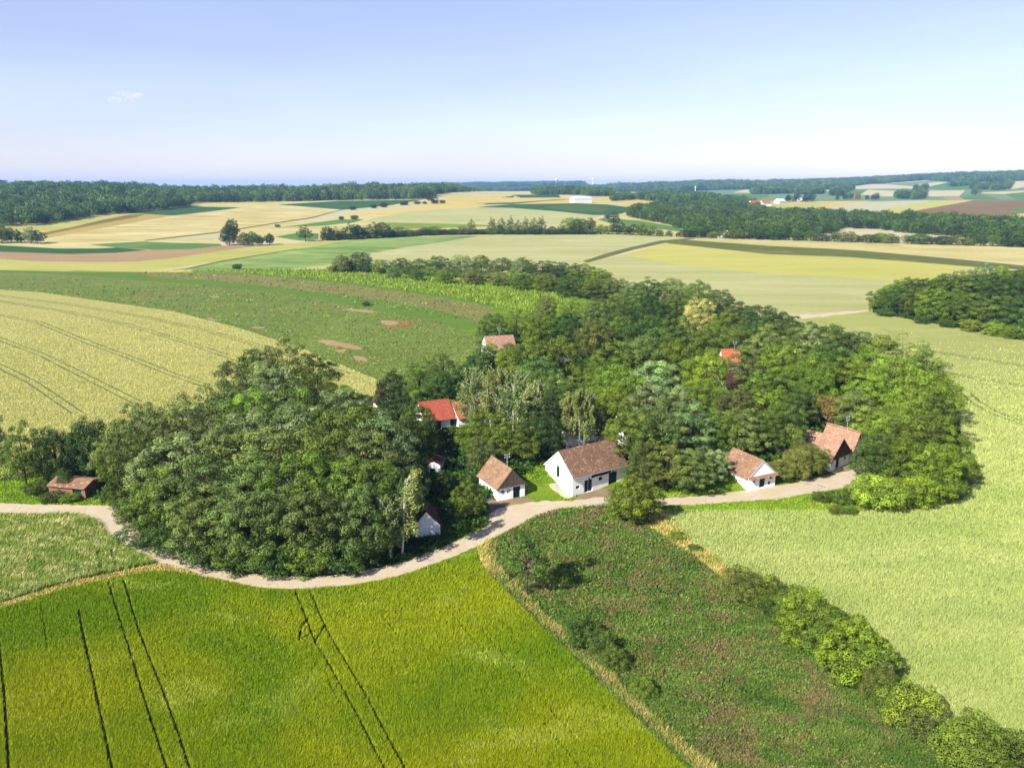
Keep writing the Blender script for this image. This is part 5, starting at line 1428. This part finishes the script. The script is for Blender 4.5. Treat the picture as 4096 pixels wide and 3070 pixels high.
for k_, (s, lab) in enumerate((('7170,270 7370,222 7375,228 7260,275 7330,290 7180,285', 'thin dark wood on the far hillside, the one leaning uphill'), ('7740,292 7790,285 7900,292 7980,282 7995,305 7900,318 7740,318', 'flat dark wood in front of the far pale fields'),
                               ('7900,232 8000,222 8010,238 7890,242', 'small dark wood beside the far soil field'), ('8196,206 8440,185 8440,190 8196,212', 'thin hedge like wood on the far upper slope'),
                               ('8386,225 8600,205 8700,185 8740,190 8720,230 8600,238 8400,232', 'wood wrapped round the far upper pale field'), ('6880,262 7010,235 7130,262 7060,272 6880,272', 'wood in the fold below the blue ridge'), ('8400,276 8460,270 8460,278 8400,280', 'speck of wood on the far pale slope'), ('6500,262 6560,245 6840,250 6840,268 6500,272','valley wood under the white hillside'))):
    Q = wood_pts(P2(s), 1800, 5200, 12)
    if len(Q): wood('far_wood', lab, Q, wr.uniform(.9, 1.4, len(Q)), 'blue')

# ------------------------------------------------------------------ standing crops, grasses and weeds
br = np.random.default_rng(21)
BK = 0.64
def blade_mat(name, c1, c2, c3, patch=0.06, rz=0.6, stretch=(1, 2.2, 1), c3amt=(.55, .72), k=1.0, trans=.3, c4=None, c4amt=(.6, .7), c4s=.1, tv=.38):
    n = NT(name)
    p = n.pos()
    t = n.attr('tint')
    a = n.noise(n.mapped(p, rz, stretch), patch, 5, .6, .7)
    c = n.mix(n.ramp(a, .38, .62), srgb(*c1, k * BK), srgb(*c2, k * BK))
    b = n.noise(n.mapped(p, rz + .3, stretch), patch * 2.6, 4, .6, .5)
    c = n.mix(n.math('MULTIPLY', n.ramp(b, c3amt[0], c3amt[1]), n.ramp(t, .3, .8)), c, srgb(*c3, k * BK))
    if c4:
        d = n.noise(p, c4s, 4, .6, .6)
        c = n.mix(n.ramp(d, c4amt[0], c4amt[1]), c, srgb(*c4, k * BK))
    c = n.mix(1.0, c, n.ramp(t, 0, 1, 1 - tv, 1 + tv), 'MULTIPLY')
    n.col(c)
    n.b.inputs['Roughness'].default_value = .6
    n.b.inputs['Specular IOR Level'].default_value = .15
    tr = n.node('ShaderNodeBsdfTranslucent')
    n.l.new(c, tr.inputs['Color'])
    mx = n.node('ShaderNodeMixShader'); mx.inputs[0].default_value = trans
    n.l.new(n.b.outputs[0], mx.inputs[1]); n.l.new(tr.outputs[0], mx.inputs[2])
    n.l.new(mx.outputs[0], n.out.inputs['Surface'])
    return n.m

def lane_lines(specs):
    """(frame, points, pair?) -> world polylines of wheel tracks"""
    out = []
    for fk, s, pair in specs:
        q = np.array(resample(pts(fk, s) , 6.0)[:])
        # resample() closes the loop: keep the open part
        P_ = pts(fk, s)
        q = []
        for a, b in zip(P_[:-1], P_[1:]):
            k = max(1, int(math.hypot(b[0] - a[0], b[1] - a[1]) / 5))
            q += [(a[0] + (b[0] - a[0]) * j / k, a[1] + (b[1] - a[1]) * j / k) for j in range(k)]
        q.append(P_[-1])
        q = np.array(q)
        w_ = ground(q[:, 0], q[:, 1])
        if not pair: out.append(w_); continue
        d = np.gradient(w_, axis=0); d /= np.linalg.norm(d, axis=1, keepdims=True)
        nrm = np.column_stack([-d[:, 1], d[:, 0]])
        out += [w_ + nrm * pair, w_ - nrm * pair]
    return out

def lane_dist(x, y, lines):
    best = np.full(x.shape, 99.0)
    for L_ in lines:
        lo, hi = L_.min(0) - 1, L_.max(0) + 1
        k = np.nonzero((x > lo[0]) & (x < hi[0]) & (y > lo[1]) & (y < hi[1]))[0]
        if not len(k): continue
        xx, yy = x[k], y[k]
        for (x0, y0), (x1, y1) in zip(L_[:-1], L_[1:]):
            dx, dy = x1 - x0, y1 - y0
            t = np.clip(((xx - x0) * dx + (yy - y0) * dy) / max(dx * dx + dy * dy, 1e-9), 0, 1)
            d = np.hypot(xx - x0 - t * dx, yy - y0 - t * dy)
            best[k] = np.minimum(best[k], d)
    return best

def crop(name, label, mat, poly, dens, height, wpx, lean=(.25, .15), lanes=(), lane_w=.24, hj=.25, spread=.35, fade=None, patch_h=0.0, avoid=(), rows=None, leafy=False, lanes2=()):
    """one triangle per leaf or ear, spread at an even density in view so that near plants are fine and far ones coarser"""
    poly = np.array(poly)
    lo = np.maximum(poly.min(0), (-50, 0)); hi = np.minimum(poly.max(0), (1075, 800))
    n = int((hi[0] - lo[0]) * (hi[1] - lo[1]) * dens)
    u = br.uniform(lo[0], hi[0], n); v = br.uniform(lo[1], hi[1], n)
    k = inside(u, v, poly)
    for q in avoid: k &= ~inside(u, v, q)
    if fade: k &= br.random(n) < sstep(v, fade[0], fade[1])
    u, v = u[k], v[k]
    x, y = near_ground(u, v)
    if len(lanes):
        keep = lane_dist(x, y, lanes) > lane_w * br.uniform(.75, 1.3, len(x))
        x, y = x[keep], y[keep]
    if len(lanes2):
        keep = lane_dist(x, y, lanes2) > .11 * br.uniform(.4, 1.5, len(x))
        x, y = x[keep], y[keep]
    if rows:
        rz, per, wd = rows
        s = (x * math.cos(rz) + y * math.sin(rz)) / per
        keep = np.abs(s - np.round(s)) * per < wd * br.uniform(.5, 1.3, len(x))
        x, y = x[keep], y[keep]
    n = len(x)
    z = hgt(x, y)
    depth = y * _cp + (CAM_H - z) * _sp
    w_ = wpx * depth / F0 * br.uniform(.6, 1.4, n)
    ph = 1.0
    if patch_h: ph = 1 + patch_h * np.sin(x * .35 + np.sin(y * .23) * 2) * np.sin(y * .31 + 1 + np.sin(x * .19))
    h = height * ph * br.uniform(1 - hj, 1 + hj, n)
    a = br.uniform(0, math.pi, n)
    if leafy:
        zz = z + h * br.uniform(.1, 1.0, n)
        N_ = br.normal(size=(n, 3)) * .7 + np.array([0, 0, 1.0])
        T_ = np.cross(N_, br.normal(size=(n, 3))); T_ /= np.linalg.norm(T_, axis=1, keepdims=True)
        B_ = np.cross(N_, T_); B_ /= np.linalg.norm(B_, axis=1, keepdims=True)
        P = np.column_stack([x, y, zz])
        s = w_[:, None]
        V = np.stack([P - T_ * s, P + T_ * s, P + B_ * s * 1.7], 1).reshape(-1, 3)
    else:
        dx, dy = np.cos(a) * w_ * .5, np.sin(a) * w_ * .5
        gust = 1 + .35 * np.sin(x * .11 + y * .05 + 2 * np.sin(y * .04))
        tx = x + h * (lean[0] * gust + br.normal(0, spread, n)); ty = y + h * (lean[1] * gust + br.normal(0, spread, n))
        V = np.stack([np.column_stack([x - dx, y - dy, z - .02]), np.column_stack([x + dx, y + dy, z - .02]), np.column_stack([tx, ty, z + h])], 1).reshape(-1, 3)
    m = np_mesh(name, V, np.arange(3 * n).reshape(n, 3), False, {'tint': np.clip(br.normal(.5, .22, n), 0, 1)})
    o = link(name, m, mat)
    tag(o, label, 'plants', None, 'stuff')
    return o

# wheel tracks
BL = lane_lines([('N0', '672,520 720,680 790,900 850,1100 920,1330 1035,1690', 0), ('N0', '765,500 850,790 930,1000 1010,1200 1100,1450 1180,1690', 0), ('N0', '485,690 510,820 550,1000 600,1240 640,1430 695,1690', 0),
                 ('N0', '-8,900 25,1200 40,1450 52,1690', 0), ('N1', '240,575 310,740 360,880 440,1010 530,1170 630,1350 800,1690', 0), ('N1', '330,570 400,730 470,870 580,1050 680,1220 790,1430 930,1690', 0),
                 ('N1', '320,735 275,800 265,880', 0), ('N1', '430,770 390,840 360,890', 0), ('N1', '270,875 340,830 430,800', 0)])
BF = lane_lines([('N0', '255,670 275,800 292,930', 0), ('N1', '1220,720 1400,930 1560,1130', 0), ('N1', '1370,770 1590,1040', 0), ('N2', '0,1040 150,1220 300,1370 450,1560 570,1690', 0), ('N2', '0,1170 150,1330 420,1670', 0),
                 ('N1', '760,700 870,830', 0), ('N1', '440,1120 520,1270', 0)])
WLN = lane_lines([('W', '-40,148 300,190 700,256 1000,326 1300,412 1620,520', .95), ('W', '-40,172 300,225 600,290 900,380 1120,455', .95), ('W', '-40,236 180,276 400,366 600,438 800,518 1060,606', .95),
                  ('W', '-40,340 200,430 400,530 640,650', .95), ('W', '-40,462 150,556 360,698', .95)])
RLN = lane_lines([('V', '1980,790 2080,812 2212,832 2260,838', .95), ('V', '2085,848 2110,870 2150,892 2212,914 2260,926', .95), ('V', '2000,756 2212,790', .95)])
def tracks(name, lines, w_, mat, lift=.012):
    vs_, fs_ = [], []
    for L_ in lines:
        d = np.gradient(L_, axis=0); d /= np.linalg.norm(d, axis=1, keepdims=True)
        nrm = np.column_stack([-d[:, 1], d[:, 0]])
        ww = w_ * br.uniform(.7, 1.3, (len(L_), 1))
        a, b = L_ + nrm * ww, L_ - nrm * ww
        k = len(vs_)
        for p, q in zip(a, b):
            vs_.append((p[0], p[1], float(hgt(p[0], p[1])) + lift)); vs_.append((q[0], q[1], float(hgt(q[0], q[1])) + lift))
        for i in range(len(L_) - 1): fs_.append((k + 2 * i, k + 2 * i + 1, k + 2 * i + 3, k + 2 * i + 2))
    o = link(name, np_mesh(name, vs_, fs_, True), mat)
    o['kind'] = 'structure'
M_TRACK = field_mat('track_soil', (58, 62, 34), (46, 54, 30), None, patch=.3, grain=2, grain_amt=.3)
M_WTRACK = field_mat('wheat_track', (118, 128, 70), (132, 140, 80), None, patch=.3, grain=2, grain_amt=.3)
tracks('wheel_track', BL, .12, M_TRACK)
tracks('wheel_track', WLN, .26, M_WTRACK, .03)
tracks('wheel_track', RLN, .3, M_WTRACK, .03)

def fpoly(nm, idx=0):
    return [f for f in FIELDS if f[0] == nm][idx][2]
M_BARLEY = blade_mat('barley', (104, 132, 16), (140, 150, 20), (178, 188, 88), patch=.035, rz=-1.0, stretch=(1, 1.4, 1), k=1.62, c3amt=(.56, .74))
crop('barley', 'green gold barley swaying in the near field', M_BARLEY, pts('V', '-100,1345 0,1316 150,1271 330,1233 400,1240 560,1272 620,1276 760,1266 860,1247 960,1212 1026,1196 1046,1232 1096,1284 1480,1660 1560,1740 -100,1740'), 4.4, .42, .85, (.16, .09), BL, .16, spread=.2, lanes2=BF)
M_MEADOW = blade_mat('meadow_grass', (112, 138, 52), (142, 160, 72), (212, 202, 142), patch=.12, rz=.3, k=1.4, c3amt=(.46, .6))
crop('meadow_grass', 'tall seeding meadow grass beside the road fork', M_MEADOW, pts('V', '-100,1108 0,1109 180,1114 212,1130 248,1170 334,1216 150,1256 0,1300 -100,1330'), 3.6, .6, 1.0, (.4, .2), lane_lines([('N0', '605,330 620,440', 0), ('N0', '690,320 715,420', 0)]), .25, patch_h=.4)
M_WEED = blade_mat('fallow_weeds', (76, 104, 38), (102, 124, 52), (134, 148, 68), patch=.12, k=1.45, c4=(132, 108, 78), c4amt=(.46, .78), c4s=.26)
crop('fallow_weeds', 'rough weeds with brown patches on the fallow strip', M_WEED, fpoly('fallow'), 3.6, .5, 1.05, (.1, .1), patch_h=.5, spread=.6, leafy=True)
crop('fallow_stems', 'upright weed stems on the fallow strip', M_WEED, fpoly('fallow'), 1.4, .7, 1.0, (.1, .1), patch_h=.4)
M_STRAW = blade_mat('straw_grass', (188, 170, 102), (150, 152, 72), (220, 198, 138), patch=.2, k=1.5)
for i, (nm, ix) in enumerate((('straw_verge', 0), ('straw_verge', 1), ('hedge_strip', 0))):
    crop('straw_grass', ['dry grass edging the meadow track', 'dry grass verge between barley and fallow strip', 'tan dry grass along the hedge line'][i], M_STRAW, fpoly(nm, ix), 2.6, [.25, .7, .75][i], 1.3, (.3, .1), patch_h=.5)
M_WHEATR = blade_mat('wheat_ears', (178, 196, 108), (194, 206, 124), (154, 180, 92), patch=.03, rz=.4, k=1.05, c3amt=(.44, .66), tv=.17)
crop('wheat', 'pale green wheat of the wide field beyond the hedge line', M_WHEATR, pts('V', '1690,692 1780,684 1880,675 2050,704 2212,731 2330,760 2330,1830 2140,1692 2060,1612 1935,1508 1815,1428 1675,1306 1568,1228 1500,1176 1425,1112 1410,1102 1700,1102 1960,1104 2060,1090 2110,1040 2090,960 2060,800 1900,720'), 2.8, .36, .75, (.2, .1), RLN, .3, fade=(330, 440))
M_WHEATL = blade_mat('wheat_ears_gold', (198, 200, 114), (208, 206, 122), (184, 192, 104), patch=.03, rz=-.7, k=1.05, c3amt=(.5, .7), tv=.15)
crop('wheat', 'ripening wheat of the large field behind the rounded grove', M_WHEATL, fpoly('field', [i for i, f in enumerate([f for f in FIELDS if f[0] == 'field']) if f[1] == 'near_wheat'][0]), 2.0, .32, .7, (.12, .12), WLN, .3, fade=(295, 340))
M_LAWN = blade_mat('lawn_grass', (108, 140, 28), (132, 162, 38), (156, 178, 66), patch=.15, k=1.45)
LAW = [i for i, f in enumerate(FIELDS) if f[1] == 'lawn']
for j, i in enumerate(LAW):
    crop('grass', 'short grass ' + ['at the left road verge', 'on the bank between the small and the large press house', 'on the mown bank along the road', 'under the trees inside the road bend', 'along the lower edge of the road'][j], M_LAWN, FIELDS[i][2], 2.8, .18, 1.0, (.2, .1), patch_h=.6)
M_CLOD = blade_mat('young_crop', (92, 122, 42), (112, 142, 54), (140, 154, 66), patch=.03, k=1.45, c4=(150, 128, 76), c4amt=(.56, .7), c4s=.02)
cp = [f for f in FIELDS if f[1] == 'clod_crop'][0][2]
crop('young_crop', 'patchy young green crop on the slope behind the wheat', M_CLOD, cp, 1.2, .12, .8, (.1, .1), fade=(270, 300), leafy=True, rows=(-.85, 1.6, .5), avoid=[f[2] for f in FIELDS if f[0] == 'bare_patch'])
rc = [f for f in FIELDS if f[1] == 'row_crop'][0][2]
crop('seedlings', 'rows of young plants on the brown strip above the bright grass', M_CLOD, rc, .9, .3, .9, (.1, .1), leafy=True, rows=(-.62, 2.2, .5))
M_VINE = blade_mat('vine_leaves', (118, 148, 36), (140, 164, 52), (164, 182, 80), patch=.05, k=1.1)
crop('vines', 'light green vines on the sloping vineyard', M_VINE, fpoly('vineyard_ground'), 2.4, 1.3, 1.1, (.1, .1), spread=.5, rows=(.62, 2.6, .75))
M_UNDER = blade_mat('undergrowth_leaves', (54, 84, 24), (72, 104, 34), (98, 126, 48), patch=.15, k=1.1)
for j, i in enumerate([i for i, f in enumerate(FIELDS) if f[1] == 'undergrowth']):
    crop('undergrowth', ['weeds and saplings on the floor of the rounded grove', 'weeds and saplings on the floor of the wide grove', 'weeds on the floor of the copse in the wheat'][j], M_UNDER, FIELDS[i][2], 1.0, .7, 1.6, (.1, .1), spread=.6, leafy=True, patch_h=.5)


# ------------------------------------------------------------------ air
hz = MB().box(-12000, 12000, -3000, 14500, -12, 135)
hm = bpy.data.materials.new('air')
hm.use_nodes = True
hm.node_tree.nodes.clear()
_ho = hm.node_tree.nodes.new('ShaderNodeOutputMaterial')
_hv = hm.node_tree.nodes.new('ShaderNodeVolumePrincipled')
_hv.inputs['Color'].default_value = (0.27, 0.52, 1.0, 1)
_hv.inputs['Density'].default_value = 0.000072
_hv.inputs['Anisotropy'].default_value = 0.0
hm.node_tree.links.new(_hv.outputs[0], _ho.inputs['Volume'])
haze = hz.build('haze', hm)
haze['kind'] = 'stuff'

# ------------------------------------------------------------------ one small wisp of cloud
cdx, cdy, cdz = rays(*fr('V', 272, 212))
cp_ = Vector((float(cdx), float(cdy), float(cdz))) * 3200 + Vector((0, 0, CAM_H))
bm = bmesh.new()
crn = random.Random(4)
for i in range(9):
    mt = Matrix.Translation((crn.uniform(-52, 52), crn.uniform(-30, 30), crn.uniform(-14, 16))) @ Matrix.Diagonal((crn.uniform(18, 34), crn.uniform(18, 30), crn.uniform(9, 17), 1))
    bmesh.ops.create_icosphere(bm, subdivisions=2, radius=1, matrix=mt)
cm_ = bpy.data.meshes.new('cloud'); bm.to_mesh(cm_); bm.free()
cmat = bpy.data.materials.new('cloud_vapour'); cmat.use_nodes = True
_n = cmat.node_tree.nodes; _n.clear(); _l = cmat.node_tree.links
_o = _n.new('ShaderNodeOutputMaterial'); _v = _n.new('ShaderNodeVolumePrincipled')
_t = _n.new('ShaderNodeTexCoord'); _z = _n.new('ShaderNodeTexNoise'); _r = _n.new('ShaderNodeMapRange')
_z.inputs['Scale'].default_value = 0.04; _z.inputs['Detail'].default_value = 4
_l.new(_t.outputs['Object'], _z.inputs['Vector']); _l.new(_z.outputs['Fac'], _r.inputs[0])
_r.inputs[1].default_value = .42; _r.inputs[2].default_value = .7; _r.inputs[3].default_value = 0; _r.inputs[4].default_value = .028
_l.new(_r.outputs[0], _v.inputs['Density']); _v.inputs['Color'].default_value = (1, 1, 1, 1); _v.inputs['Anisotropy'].default_value = .2
_l.new(_v.outputs[0], _o.inputs['Volume'])
cl = link('cloud', cm_, cmat, None, cp_)
cl['kind'] = 'stuff'
